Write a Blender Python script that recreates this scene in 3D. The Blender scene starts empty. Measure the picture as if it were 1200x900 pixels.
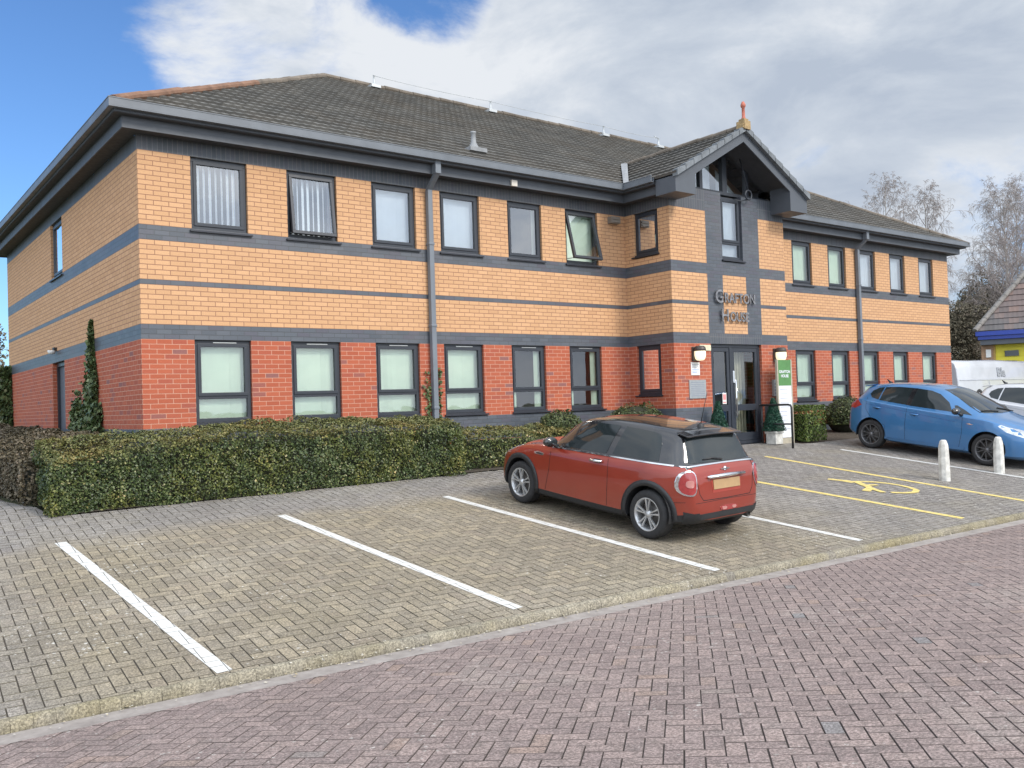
import bpy, bmesh, math, random
import numpy as np
from mathutils import Vector, Matrix, noise
from mathutils.bvhtree import BVHTree
random.seed(7); rng = np.random.default_rng(7)
R = math.radians
scene = bpy.context.scene
COL = scene.collection

# ------------------------------------------------------------------ camera
cd = bpy.data.cameras.new('camera'); cam = bpy.data.objects.new('camera', cd); COL.objects.link(cam)
yaw, pitch, roll = 0.6525, 0.0222, -0.0327
fw = Vector((math.sin(yaw)*math.cos(pitch), math.cos(yaw)*math.cos(pitch), math.sin(pitch)))
rt = Vector((math.cos(yaw), -math.sin(yaw), 0)); up = rt.cross(fw)
c_, s_ = math.cos(roll), math.sin(roll)
r2 = rt*c_ + up*s_; u2 = -rt*s_ + up*c_
cam.matrix_world = Matrix(((r2.x, u2.x, -fw.x, -3.7494), (r2.y, u2.y, -fw.y, -13.9605), (r2.z, u2.z, -fw.z, 1.0503), (0, 0, 0, 1)))
cd.sensor_width = 36; cd.lens = 1053.85/1200*36; cd.clip_start = .05; cd.clip_end = 3000
scene.camera = cam

# ------------------------------------------------------------------ light
SUN = Vector((0.22, -0.80, 0.66)).normalized()
elev = math.asin(SUN.z); az = math.atan2(SUN.x, SUN.y)
sd = bpy.data.lights.new('sun', 'SUN'); so = bpy.data.objects.new('sun', sd); COL.objects.link(so)
sd.energy = 2.2; sd.angle = R(16); sd.color = (1, .93, .83)
so.rotation_euler = (-SUN).to_track_quat('-Z', 'Y').to_euler()
w = bpy.data.worlds.new('World'); scene.world = w; w.use_nodes = True
nt = w.node_tree; N = nt.nodes; LK = nt.links
for n in list(N): N.remove(n)
def wn(t, **k):
    n = N.new(t)
    for a, b in k.items(): setattr(n, a, b)
    return n
sky = wn('ShaderNodeTexSky', sky_type='NISHITA', sun_disc=False, sun_elevation=elev, sun_rotation=az)
sky.air_density = 1.0; sky.dust_density = .6; sky.ozone_density = 2.5
tc = wn('ShaderNodeTexCoord')
def wm(op, a, b=None, c=None, clamp=False):
    n = wn('ShaderNodeMath', operation=op); n.use_clamp = clamp
    for i, v in enumerate((a, b, c)):
        if v is None: continue
        if isinstance(v, (int, float)): n.inputs[i].default_value = v
        else: LK.new(v, n.inputs[i])
    return n.outputs[0]
def wnoise(scale, detail, rough=.55, off=(0, 0, 0), zs=2.2, dist=0.):
    m = wn('ShaderNodeMapping'); m.inputs['Location'].default_value = off; m.inputs['Scale'].default_value = (1, 1, zs)
    LK.new(tc.outputs['Generated'], m.inputs[0])
    n = wn('ShaderNodeTexNoise'); n.inputs['Scale'].default_value = scale; n.inputs['Detail'].default_value = detail
    n.inputs['Roughness'].default_value = rough; n.inputs['Distortion'].default_value = dist
    LK.new(m.outputs[0], n.inputs[0]); return n.outputs['Fac']
def lobe(azd, eld, inner, outer, zs=1.):
    d = Vector((math.sin(R(azd))*math.cos(R(eld)), math.cos(R(azd))*math.cos(R(eld)), math.sin(R(eld))))
    n = wn('ShaderNodeVectorMath', operation='DOT_PRODUCT'); LK.new(tc.outputs['Generated'], n.inputs[0]); n.inputs[1].default_value = d
    r = wn('ShaderNodeMapRange', interpolation_type='SMOOTHSTEP'); LK.new(n.outputs['Value'], r.inputs[0])
    r.inputs[1].default_value = math.cos(R(outer)); r.inputs[2].default_value = math.cos(R(inner)); return r.outputs[0]
SKY_LOBES = [  # azimuth, elevation, inner, outer, weight  (cloud +, blue -)
    (2, 12, 8, 17, -.42), (27, 24, 2, 8, .14), (21, 22, 1, 6, .20), (17, 20, .5, 4.5, .07), (33, 25.5, 0, 5.5, -.44),
    (52, 20, 12, 27, .40), (67, 9, 3, 8, -.22), (55.5, 14, .5, 3, -.20), (63, 8, 1, 5, .10), (200, 40, 60, 120, .45)]  # last lobe: unseen cloud added behind the camera for soft fill
base = wnoise(5.0, 10, .62, (3.1, 1.7, .4), 1.9, .3)
acc = wm('ADD', base, -.02)
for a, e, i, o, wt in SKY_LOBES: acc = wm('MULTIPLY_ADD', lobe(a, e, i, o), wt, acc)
mr = wn('ShaderNodeMapRange', interpolation_type='SMOOTHSTEP'); LK.new(acc, mr.inputs[0])
mr.inputs[1].default_value = .47; mr.inputs[2].default_value = .74
shade = wm('ADD', wm('MULTIPLY_ADD', wnoise(4.2, 9, .60, (7.3, 2.2, 5.1), 2.2, .35), 1.5, -.25), wm('MULTIPLY', lobe(57, 12, 5, 20), -.16))
shade = wm('ADD', shade, wm('MULTIPLY', lobe(38, 24, 3, 12), .13)); shade = wm('ADD', shade, wm('MULTIPLY', lobe(22, 20, 3, 12), .12))
shade = wm('ADD', shade, wm('MULTIPLY', lobe(65, 8, 2, 7), .16)); shade = wm('ADD', shade, wm('MULTIPLY', wm('SUBTRACT', .78, acc, clamp=True), .45))
cr = wn('ShaderNodeValToRGB'); LK.new(shade, cr.inputs[0])
cr.color_ramp.elements[0].position = .26; cr.color_ramp.elements[0].color = (3.5, 4.0, 4.8, 1)
cr.color_ramp.elements[1].position = .70; cr.color_ramp.elements[1].color = (5.9, 6.15, 6.5, 1)
e_ = cr.color_ramp.elements.new(.47); e_.color = (4.4, 4.85, 5.5, 1)
skc = wn('ShaderNodeMix', data_type='RGBA', blend_type='MULTIPLY'); skc.inputs[0].default_value = 1
LK.new(sky.outputs[0], skc.inputs[6]); skc.inputs[7].default_value = (.72, .98, 1.28, 1)
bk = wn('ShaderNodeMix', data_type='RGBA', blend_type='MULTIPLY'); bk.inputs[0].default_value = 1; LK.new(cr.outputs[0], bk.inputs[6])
bkv = wm('MULTIPLY_ADD', lobe(212, 26, 15, 110), 2.0, 1.0); bkc = wn('ShaderNodeCombineColor')  # extra brightness added to the unseen clouds behind, filling left wall and front
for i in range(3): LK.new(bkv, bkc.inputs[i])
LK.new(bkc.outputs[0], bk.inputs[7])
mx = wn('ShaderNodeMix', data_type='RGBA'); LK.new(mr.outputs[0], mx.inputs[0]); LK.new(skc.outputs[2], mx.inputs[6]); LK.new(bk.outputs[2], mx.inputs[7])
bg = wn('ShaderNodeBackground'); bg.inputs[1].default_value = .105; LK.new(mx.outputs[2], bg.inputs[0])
wo = wn('ShaderNodeOutputWorld'); LK.new(bg.outputs[0], wo.inputs[0])
scene.view_settings.view_transform = 'Standard'; scene.view_settings.look = 'None'
scene.view_settings.gamma = 1; scene.view_settings.use_curve_mapping = False
scene.view_settings.exposure = 0.39

# ------------------------------------------------------------------ helpers
def tag(o, label=None, cat=None, group=None, kind=None):
    if label: o['label'] = label
    if cat: o['category'] = cat
    if group: o['group'] = group
    if kind: o['kind'] = kind
    return o
def empty(name, loc=(0, 0, 0), rot=(0, 0, 0)):
    o = bpy.data.objects.new(name, None); COL.objects.link(o); o.location = loc; o.rotation_euler = rot; o.empty_display_size = .2; return o
def parent_to(o, p, keep=True):
    o.parent = p
    if keep and p is not None:
        q = p
        M = Matrix.Identity(4)
        while q is not None:
            M = Matrix.LocRotScale(q.location, q.rotation_euler, q.scale) if q.parent is None else M
            q = q.parent
        o.matrix_parent_inverse = M.inverted() if p.parent is None else Matrix.Identity(4)
class MB:
    def __init__(s): s.v = []; s.f = []; s.m = []; s.a = []; s.sm = []
    def face(s, pts, m=0, a=0., smooth=False):
        n = len(s.v); s.v.extend([tuple(p) for p in pts]); s.f.append(tuple(range(n, n+len(pts)))); s.m.append(m); s.a.append(a); s.sm.append(smooth)
    def box(s, x0, x1, y0, y1, z0, z1, m=0, a=0., M=None):
        if x0 > x1: x0, x1 = x1, x0
        if y0 > y1: y0, y1 = y1, y0
        if z0 > z1: z0, z1 = z1, z0
        P = [Vector((x, y, z)) for z in (z0, z1) for y in (y0, y1) for x in (x0, x1)]
        if M is not None: P = [M @ p for p in P]
        n = len(s.v); s.v.extend([tuple(p) for p in P])
        for q in ((0, 2, 3, 1), (4, 5, 7, 6), (0, 1, 5, 4), (2, 6, 7, 3), (0, 4, 6, 2), (1, 3, 7, 5)):
            s.f.append(tuple(n+i for i in q)); s.m.append(m); s.a.append(a); s.sm.append(False)
    def hexa(s, P, m=0, a=0.):   # 8 points, same order as box
        n = len(s.v); s.v.extend([tuple(p) for p in P])
        for q in ((0, 2, 3, 1), (4, 5, 7, 6), (0, 1, 5, 4), (2, 6, 7, 3), (0, 4, 6, 2), (1, 3, 7, 5)):
            s.f.append(tuple(n+i for i in q)); s.m.append(m); s.a.append(a); s.sm.append(False)
    def tube(s, pts, rad, n=8, m=0, a=0., cap=True):
        pts = [Vector(p) for p in pts]; k = len(pts)
        if not hasattr(rad, '__len__'): rad = [rad]*k
        base = len(s.v); pu = None
        for i, p in enumerate(pts):
            d = (pts[min(i+1, k-1)]-pts[max(i-1, 0)])
            if d.length < 1e-9: d = Vector((0, 0, 1))
            d.normalize()
            if pu is None: pu = d.orthogonal().normalized()
            pu = (pu-d*pu.dot(d)); pu = pu.normalized() if pu.length > 1e-6 else d.orthogonal().normalized()
            w_ = d.cross(pu)
            for j in range(n):
                t = 2*math.pi*j/n; s.v.append(tuple(p+(pu*math.cos(t)+w_*math.sin(t))*rad[i]))
        for i in range(k-1):
            for j in range(n):
                j2 = (j+1) % n
                s.f.append((base+i*n+j, base+i*n+j2, base+(i+1)*n+j2, base+(i+1)*n+j)); s.m.append(m); s.a.append(a); s.sm.append(True)
        if cap:
            s.f.append(tuple(base+j for j in reversed(range(n)))); s.m.append(m); s.a.append(a); s.sm.append(False)
            s.f.append(tuple(base+(k-1)*n+j for j in range(n))); s.m.append(m); s.a.append(a); s.sm.append(False)
    def lathe(s, prof, c=(0, 0, 0), axis='z', n=24, m=0, a=0., smooth=True):
        base = len(s.v); c = Vector(c)
        for (r, h) in prof:
            for j in range(n):
                t = 2*math.pi*j/n
                if axis == 'z': p = Vector((r*math.cos(t), r*math.sin(t), h))
                elif axis == 'x': p = Vector((h, r*math.cos(t), r*math.sin(t)))
                else: p = Vector((r*math.cos(t), h, r*math.sin(t)))
                s.v.append(tuple(c+p))
        for i in range(len(prof)-1):
            for j in range(n):
                j2 = (j+1) % n
                s.f.append((base+i*n+j, base+i*n+j2, base+(i+1)*n+j2, base+(i+1)*n+j)); s.m.append(m); s.a.append(a); s.sm.append(smooth)
    def build(s, name, mats, parent=None, keep=True, recalc=False, bevel=0):
        me = bpy.data.meshes.new(name); me.from_pydata(s.v, [], s.f)
        if not isinstance(mats, (list, tuple)): mats = [mats]
        for q in mats: me.materials.append(q)
        if s.f:
            me.polygons.foreach_set('material_index', s.m)
            me.polygons.foreach_set('use_smooth', s.sm)
            at = me.attributes.new('rnd', 'FLOAT', 'FACE'); at.data.foreach_set('value', s.a)
        if recalc:
            bm = bmesh.new(); bm.from_mesh(me); bmesh.ops.remove_doubles(bm, verts=bm.verts, dist=1e-5)
            bmesh.ops.recalc_face_normals(bm, faces=bm.faces); bm.to_mesh(me); bm.free()
        me.update()
        o = bpy.data.objects.new(name, me); COL.objects.link(o)
        if parent is not None: parent_to(o, parent, keep)
        if bevel:
            b = o.modifiers.new('bevel', 'BEVEL'); b.width = bevel; b.segments = 2; b.limit_method = 'ANGLE'; b.angle_limit = R(40)
        return o
def quads_obj(name, V, mats, rnd, parent=None, smooth=False, matidx=None):
    """V: (n,4,3) numpy array of quads"""
    n = len(V); me = bpy.data.meshes.new(name)
    me.vertices.add(n*4); me.vertices.foreach_set('co', V.reshape(-1).astype(np.float32))
    me.loops.add(n*4); me.loops.foreach_set('vertex_index', np.arange(n*4, dtype=np.int32))
    me.polygons.add(n); me.polygons.foreach_set('loop_start', np.arange(0, n*4, 4, dtype=np.int32)); me.polygons.foreach_set('loop_total', np.full(n, 4, dtype=np.int32))
    for q in (mats if isinstance(mats, (list, tuple)) else [mats]): me.materials.append(q)
    if matidx is not None: me.polygons.foreach_set('material_index', matidx.astype(np.int32))
    at = me.attributes.new('rnd', 'FLOAT', 'FACE'); at.data.foreach_set('value', rnd.astype(np.float32))
    me.update(calc_edges=True)
    o = bpy.data.objects.new(name, me); COL.objects.link(o)
    if parent is not None: parent_to(o, parent)
    return o

# ------------------------------------------------------------------ materials
class Mat:
    def __init__(s, name):
        s.m = bpy.data.materials.new(name); s.m.use_nodes = True; s.t = s.m.node_tree
        s.b = s.t.nodes['Principled BSDF']
    def n(s, t, **k):
        q = s.t.nodes.new(t)
        for a, b in k.items(): setattr(q, a, b)
        return q
    def l(s, a, b): s.t.links.new(a, b)
    def math(s, op, a, b=None, c=None, clamp=False):
        q = s.n('ShaderNodeMath', operation=op); q.use_clamp = clamp
        for i, v in enumerate((a, b, c)):
            if v is None: continue
            if isinstance(v, (int, float)): q.inputs[i].default_value = v
            else: s.l(v, q.inputs[i])
        return q.outputs[0]
    def mix(s, f, a, b, bt='MIX'):
        q = s.n('ShaderNodeMix', data_type='RGBA', blend_type=bt)
        for i, v in ((0, f), (6, a), (7, b)):
            if isinstance(v, (int, float)): q.inputs[i].default_value = v
            elif isinstance(v, tuple): q.inputs[i].default_value = (*v, 1) if len(v) == 3 else v
            else: s.l(v, q.inputs[i])
        return q.outputs[2]
    def noise(s, scale, detail=4, rough=.55, vec=None, dist=0.):
        q = s.n('ShaderNodeTexNoise'); q.inputs['Scale'].default_value = scale; q.inputs['Detail'].default_value = detail; q.inputs['Roughness'].default_value = rough; q.inputs['Distortion'].default_value = dist
        s.l(vec if vec is not None else s.geo('Position'), q.inputs['Vector']); return q.outputs['Fac']
    def geo(s, out='Position'):
        return s.n('ShaderNodeNewGeometry').outputs[out]
    def obj(s): return s.n('ShaderNodeTexCoord').outputs['Object']
    def ramp(s, f, st):
        q = s.n('ShaderNodeValToRGB'); s.l(f, q.inputs[0]); e = q.color_ramp.elements
        while len(e) < len(st): e.new(.5)
        for i, (p, c) in enumerate(st): e[i].position = p; e[i].color = (*c, 1) if len(c) == 3 else c
        return q.outputs[0]
    def rng(s, f, a, b, c=0., d=1.):
        q = s.n('ShaderNodeMapRange'); s.l(f, q.inputs[0])
        for i, v in enumerate((a, b, c, d)): q.inputs[i+1].default_value = v
        return q.outputs[0]
    def attr(s, name='rnd'):
        q = s.n('ShaderNodeAttribute', attribute_name=name); return q.outputs['Fac']
    def bump(s, h, strength=.5, dist=.01):
        q = s.n('ShaderNodeBump'); q.inputs['Strength'].default_value = strength; q.inputs['Distance'].default_value = dist; s.l(h, q.inputs['Height']); s.l(q.outputs[0], s.b.inputs['Normal'])
    def col(s, c):
        if isinstance(c, tuple): s.b.inputs['Base Color'].default_value = (*c, 1)
        else: s.l(c, s.b.inputs['Base Color'])
    def set(s, **k):
        for a, v in k.items(): s.b.inputs[a.replace('_', ' ')].default_value = v
        return s
def simple(name, c, rough=.5, metal=0., var=.12, scale=6, bump=0., coat=0., spec=.5):
    M = Mat(name); f = M.noise(scale, 5, .6, M.obj())
    a = tuple(x*(1-var) for x in c); b = tuple(min(1, x*(1+var)) for x in c)
    M.col(M.mix(M.rng(f, .3, .7), a, b)); M.set(Roughness=rough, Metallic=metal); M.b.inputs['Specular IOR Level'].default_value = spec
    r = M.rng(M.noise(scale*2.3, 4, .6, M.obj()), .3, .7, max(0, rough-.07), min(1, rough+.1)); M.l(r, M.b.inputs['Roughness'])
    if bump: M.bump(M.noise(scale*6, 5, .6, M.obj()), bump, .01)
    if coat: M.b.inputs['Coat Weight'].default_value = coat; M.b.inputs['Coat Roughness'].default_value = .04
    return M.m
H0 = 2.2; C = .075
def brick_mat(name, stops, mortar, soldier=False, msize=.0095, rough=.8, bumps=.5, stain=.12):
    M = Mat(name); P = M.geo('Position'); sp = M.n('ShaderNodeSeparateXYZ'); M.l(P, sp.inputs[0])
    nn = M.n('ShaderNodeSeparateXYZ'); M.l(M.geo('True Normal'), nn.inputs[0])
    isx = M.math('GREATER_THAN', M.math('ABSOLUTE', nn.outputs[0]), .6)
    u = M.math('ADD', M.math('MULTIPLY', isx, sp.outputs[1]), M.math('MULTIPLY', M.math('SUBTRACT', 1., isx), sp.outputs[0]))
    zz = M.math('ADD', sp.outputs[2], 100*C-H0 + .0375*0)
    cb = M.n('ShaderNodeCombineXYZ')
    if soldier: M.l(zz, cb.inputs[0]); M.l(u, cb.inputs[1])
    else: M.l(M.math('ADD', u, 45.), cb.inputs[0]); M.l(zz, cb.inputs[1])
    b = M.n('ShaderNodeTexBrick'); M.l(cb.outputs[0], b.inputs['Vector'])
    b.inputs['Color1'].default_value = (0, 0, 0, 1); b.inputs['Color2'].default_value = (1, 1, 1, 1); b.inputs['Mortar'].default_value = (.5, .5, .5, 1)
    b.inputs['Scale'].default_value = 1; b.inputs['Mortar Size'].default_value = msize; b.inputs['Mortar Smooth'].default_value = .15
    b.inputs['Brick Width'].default_value = .225; b.inputs['Row Height'].default_value = C
    if soldier: b.offset = 0.
    c = M.ramp(b.outputs['Color'], stops)
    n1 = M.noise(55, 4, .6); n2 = M.noise(.7, 5, .6)
    c = M.mix(M.rng(n1, .3, .75), c, M.mix(1., c, (.80, .80, .82), 'MULTIPLY'))
    c = M.mix(b.outputs['Fac'], c, mortar)
    c = M.mix(M.rng(n2, .45, .75, 0, stain), c, (.25, .21, .18))
    M.col(c); M.set(Roughness=rough)
    h = M.math('ADD', M.math('MULTIPLY', M.math('SUBTRACT', 1., b.outputs['Fac']), 1.), M.math('MULTIPLY', n1, .25))
    M.bump(h, bumps, .006); return M.m
BUFF = brick_mat('buff_brick', [(0, (.565, .325, .165)), (.45, (.60, .347, .178)), (.9, (.635, .373, .196)), (1, (.54, .305, .155))], (.27, .135, .08), msize=.0062, stain=.05)
RED = brick_mat('red_brick', [(0, (.36, .082, .038)), (.6, (.425, .104, .048)), (.90, (.35, .08, .044)), (.955, (.30, .09, .065)), (1, (.24, .10, .09))], (.50, .27, .19), msize=.005, stain=.05)
GREY = brick_mat('blue_grey_brick', [(0, (.070, .082, .100)), (.6, (.096, .110, .130)), (1, (.085, .085, .108))], (.06, .065, .073), msize=.006, rough=.45, stain=.12)
SOLD = brick_mat('blue_grey_soldier_brick', [(0, (.06, .072, .087)), (.6, (.082, .094, .112)), (1, (.07, .075, .095))], (.13, .135, .14), soldier=True, msize=.005, rough=.5, stain=.2)
FRAME = simple('dark_grey_frame', (.027, .032, .042), .38, var=.08)
FASCIA = simple('fascia_grey', (.078, .088, .104), .5, var=.06, scale=2)
SOFFIT = simple('soffit_dark', (.05, .052, .058), .6)
GUTTER = simple('gutter_grey', (.125, .14, .16), .42, var=.14, scale=3)
PIPE = simple('pipe_grey', (.15, .17, .195), .45, var=.1, scale=3)
SILL = simple('sill_dark', (.022, .024, .032), .35)
DARK = simple('dark_interior', (.03, .03, .032), .9)
ROOMW = simple('room_wall', (.10, .097, .09), .9)
BLACKP = simple('black_plastic', (.018, .019, .021), .5, bump=.05)
RUBBER = simple('tyre_rubber', (.022, .022, .023), .8, var=.25, scale=20, bump=.1)
WHITEP = simple('white_plastic', (.7, .7, .68), .5)
CHROME = simple('chrome', (.75, .76, .78), .12, metal=1., var=.05)
STEEL = simple('brushed_steel', (.42, .44, .44), .4, metal=.7, var=.08, scale=15)
ALLOY = simple('silver_alloy', (.52, .53, .54), .35, metal=.75, var=.2, scale=12)
DALLOY = simple('dark_alloy', (.13, .13, .135), .35, metal=.5, var=.2, scale=12)
CONC = simple('pale_concrete', (.55, .54, .50), .85, var=.3, scale=9, bump=.4)
LEAD = simple('lead_grey', (.24, .25, .26), .6, var=.2)
TERRA = simple('terracotta', (.42, .13, .09), .75, var=.2, scale=12)
LICH = simple('lichen_mortar', (.34, .24, .12), .85, var=.3, scale=14, bump=.3)
def glass_mat(name, tint, refl, rough=.015, wob=.02):
    M = Mat(name); t = M.t; t.nodes.remove(M.b)
    tr = M.n('ShaderNodeBsdfTransparent'); tr.inputs[0].default_value = (*tint, 1)
    gl = M.n('ShaderNodeBsdfGlossy'); gl.inputs['Roughness'].default_value = rough; gl.inputs[0].default_value = (.95, .97, 1, 1)
    lw = M.n('ShaderNodeFresnel'); lw.inputs[0].default_value = 1.5
    bp = M.n('ShaderNodeBump'); bp.inputs['Strength'].default_value = wob; bp.inputs['Distance'].default_value = .1
    M.l(M.noise(1.6, 2, .5), bp.inputs['Height']); M.l(bp.outputs[0], gl.inputs['Normal'])
    f = M.math('MULTIPLY_ADD', lw.outputs[0], refl, .02 + .05*refl, clamp=True)
    ms = M.n('ShaderNodeMixShader'); M.l(f, ms.inputs[0]); M.l(tr.outputs[0], ms.inputs[1]); M.l(gl.outputs[0], ms.inputs[2])
    M.l(ms.outputs[0], t.nodes['Material Output'].inputs[0]); return M.m
PANE = glass_mat('window_glass', (.93, .98, .945), 1.2)
PANE2 = glass_mat('upper_window_glass', (.92, .96, .97), 2.3)
BLIND = simple('blind_fabric', (.76, .87, .73), .8, var=.04, scale=2)
BLINDU = simple('blind_fabric_pale', (.84, .89, .93), .8, var=.04, scale=2)
def leafmat(name, stops, rough=.5, patch=None):
    M = Mat(name); c = M.ramp(M.attr(), stops)
    if patch:
        f = M.noise(patch[0], 5, .65); c = M.mix(M.rng(f, .46, .60), c, M.mix(1., c, patch[1], 'MULTIPLY'))
    M.col(c); M.set(Roughness=rough); M.b.inputs['Specular IOR Level'].default_value = .35
    return M.m
BARK = simple('bark_brown', (.10, .08, .06), .9, var=.3, scale=8, bump=.4)
TWIG = simple('birch_twig', (.30, .26, .24), .8, var=.3, scale=3)
BIRCH = simple('birch_bark', (.36, .34, .31), .8, var=.4, scale=5)

# ------------------------------------------------------------------ levels of the site
KM, KB = -.052, -7.36                # outer edge of the kerb: y = KB + KM x
def yk(x): return KB+KM*x
def zpark(x, y):
    return -.015 + .0132*max(-12, min(34, x)) + .12*min(y, -.6)
def zkerb(x): return zpark(x, yk(x))
def kh(x):                            # kerb upstand
    return .105 if x < 6.2 else max(.03, .105-(x-6.2)*.12)
def zroad(x, y):
    return -.015 + .0132*max(-12, min(34, x)) + .12*yk(max(-12, min(34, x))) - .068 + .077*min(max(yk(x)-.3-y, 0), 7.)
def zsite(x, y): return zpark(x, y) if y > yk(x) else zroad(x, y)
# base ground sheet to the horizon
M = Mat('earth'); f = M.noise(.25, 8, .65); M.col(M.ramp(f, [(.35, (.05, .06, .025)), (.6, (.10, .105, .05)), (.8, (.13, .11, .07))])); M.set(Roughness=.95); EARTH = M.m
def ground_sheet():
    xs = sorted(set([-900, -500, -200, -90, -40] + list(np.arange(-20, 44, 2.)) + [60, 100, 200, 500, 900]))
    ys = sorted(set([-900, -400, -150, -60, -30, -22, -18] + list(np.arange(-15, 2, .5)) + [4, 10, 20, 40, 80, 200, 500, 900]))
    m = MB(); idx = {}
    for x in xs:
        for y in ys:
            z = min(zsite(x, y), zpark(x, y) if abs(y-yk(x)) < .7 else 9) if y > yk(x) else zsite(x, y)
            if abs(y-yk(x)) < .8: z = min(z, zroad(x, yk(x)))
            idx[(x, y)] = len(m.v); m.v.append((x, y, z-.07))
    for i in range(len(xs)-1):
        for j in range(len(ys)-1):
            m.f.append((idx[xs[i], ys[j]], idx[xs[i+1], ys[j]], idx[xs[i+1], ys[j+1]], idx[xs[i], ys[j+1]])); m.m.append(0); m.a.append(0); m.sm.append(False)
    return tag(m.build('ground', EARTH), kind='structure')
ground_sheet()

# ------------------------------------------------------------------ block paving
def clip(poly, nx, ny, c):
    out = []
    for i in range(len(poly)):
        p, q = poly[i], poly[(i+1) % len(poly)]
        dp, dq = nx*p[0]+ny*p[1]-c, nx*q[0]+ny*q[1]-c
        if dp <= 0: out.append(p)
        if (dp < 0 < dq) or (dq < 0 < dp):
            t = dp/(dp-dq); out.append((p[0]+t*(q[0]-p[0]), p[1]+t*(q[1]-p[1])))
    return out
def clip_convex(poly, region):   # region: list of CCW points
    for i in range(len(region)):
        a, b = region[i], region[(i+1) % len(region)]
        nx, ny = (b[1]-a[1]), -(b[0]-a[0]); poly = clip(poly, nx, ny, nx*a[0]+ny*a[1])
        if len(poly) < 3: return []
    return poly
def area(p): return .5*sum(p[i][0]*p[(i+1) % len(p)][1]-p[(i+1) % len(p)][0]*p[i][1] for i in range(len(p)))
U = .1045
def herring(org, ang, region, zf, U=.1045, g=.0030):
    """lists of (polygon, rnd, dz, inset polygon) of herringbone blocks clipped to a convex region"""
    ca, sa = math.cos(ang), math.sin(ang)
    def L2W(a, b): return (org[0]+a*ca-b*sa, org[1]+a*sa+b*ca)
    loc = [((p[0]-org[0])*ca+(p[1]-org[1])*sa, -(p[0]-org[0])*sa+(p[1]-org[1])*ca) for p in region]
    i0 = int(min(p[0] for p in loc)/U)-3; i1 = int(max(p[0] for p in loc)/U)+3; j0 = int(min(p[1] for p in loc)/U)-3; j1 = int(max(p[1] for p in loc)/U)+3
    out = []
    for i in range(i0, i1):
        for j in range(j0, j1):
            r = (i-j) % 4
            if r == 0: a0, b0, a1, b1 = i*U, j*U, (i+2)*U, (j+1)*U
            elif r == 3: a0, b0, a1, b1 = i*U, j*U, (i+1)*U, (j+2)*U
            else: continue
            jx, jy = random.uniform(-.001, .001), random.uniform(-.001, .001)
            poly = [L2W(a0+g+jx, b0+g+jy), L2W(a1-g+jx, b0+g+jy), L2W(a1-g+jx, b1-g+jy), L2W(a0+g+jx, b1-g+jy)]
            full = clip_convex(poly, region)
            if len(full) < 3 or abs(area(full)) < 6e-4: continue
            out.append((full, random.random(), random.uniform(-.0012, .0012)))
    return out
def pave(name, blocks, zf, mats, chamfer=.0055, cull=None):
    m = MB()
    for poly, rn, dz in blocks:
        cx = sum(p[0] for p in poly)/len(poly); cy = sum(p[1] for p in poly)/len(poly)
        ins = []
        k = len(poly)
        for i in range(k):   # move each corner inwards by the chamfer
            p = poly[i]; a = poly[i-1]; b = poly[(i+1) % k]
            d1 = Vector((p[0]-a[0], p[1]-a[1])); d2 = Vector((b[0]-p[0], b[1]-p[1]))
            if d1.length < 1e-6 or d2.length < 1e-6: ins.append(p); continue
            n1 = Vector((-d1.y, d1.x)).normalized(); n2 = Vector((-d2.y, d2.x)).normalized(); v = (n1+n2)
            v = v/max(.3, v.length_squared)*2*chamfer*.5*1.0
            ins.append((p[0]+v.x*1.0, p[1]+v.y*1.0))
        z = zf(cx, cy)+dz
        gx = (zf(cx+.05, cy)-zf(cx-.05, cy))/.1+random.uniform(-.006, .006); gy = (zf(cx, cy+.05)-zf(cx, cy-.05))/.1+random.uniform(-.006, .006)
        h = lambda p: z+gx*(p[0]-cx)+gy*(p[1]-cy)
        m.face([(p[0], p[1], h(p)) for p in ins], 0, rn)
        near = (cx+3.75)**2+(cy+13.96)**2 < 15**2
        if near:
            for i in range(k):
                j = (i+1) % k
                m.face([(poly[i][0], poly[i][1], h(poly[i])-.004), (poly[j][0], poly[j][1], h(poly[j])-.004), (ins[j][0], ins[j][1], h(ins[j])), (ins[i][0], ins[i][1], h(ins[i]))], 2, rn)
                m.face([(poly[i][0], poly[i][1], h(poly[i])-.012), (poly[j][0], poly[j][1], h(poly[j])-.012), (poly[j][0], poly[j][1], h(poly[j])-.004), (poly[i][0], poly[i][1], h(poly[i])-.004)], 1, rn)
    return m.build(name, mats)
JOINT = simple('joint_sand', (.095, .078, .066), .95, var=.3, scale=3)
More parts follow.
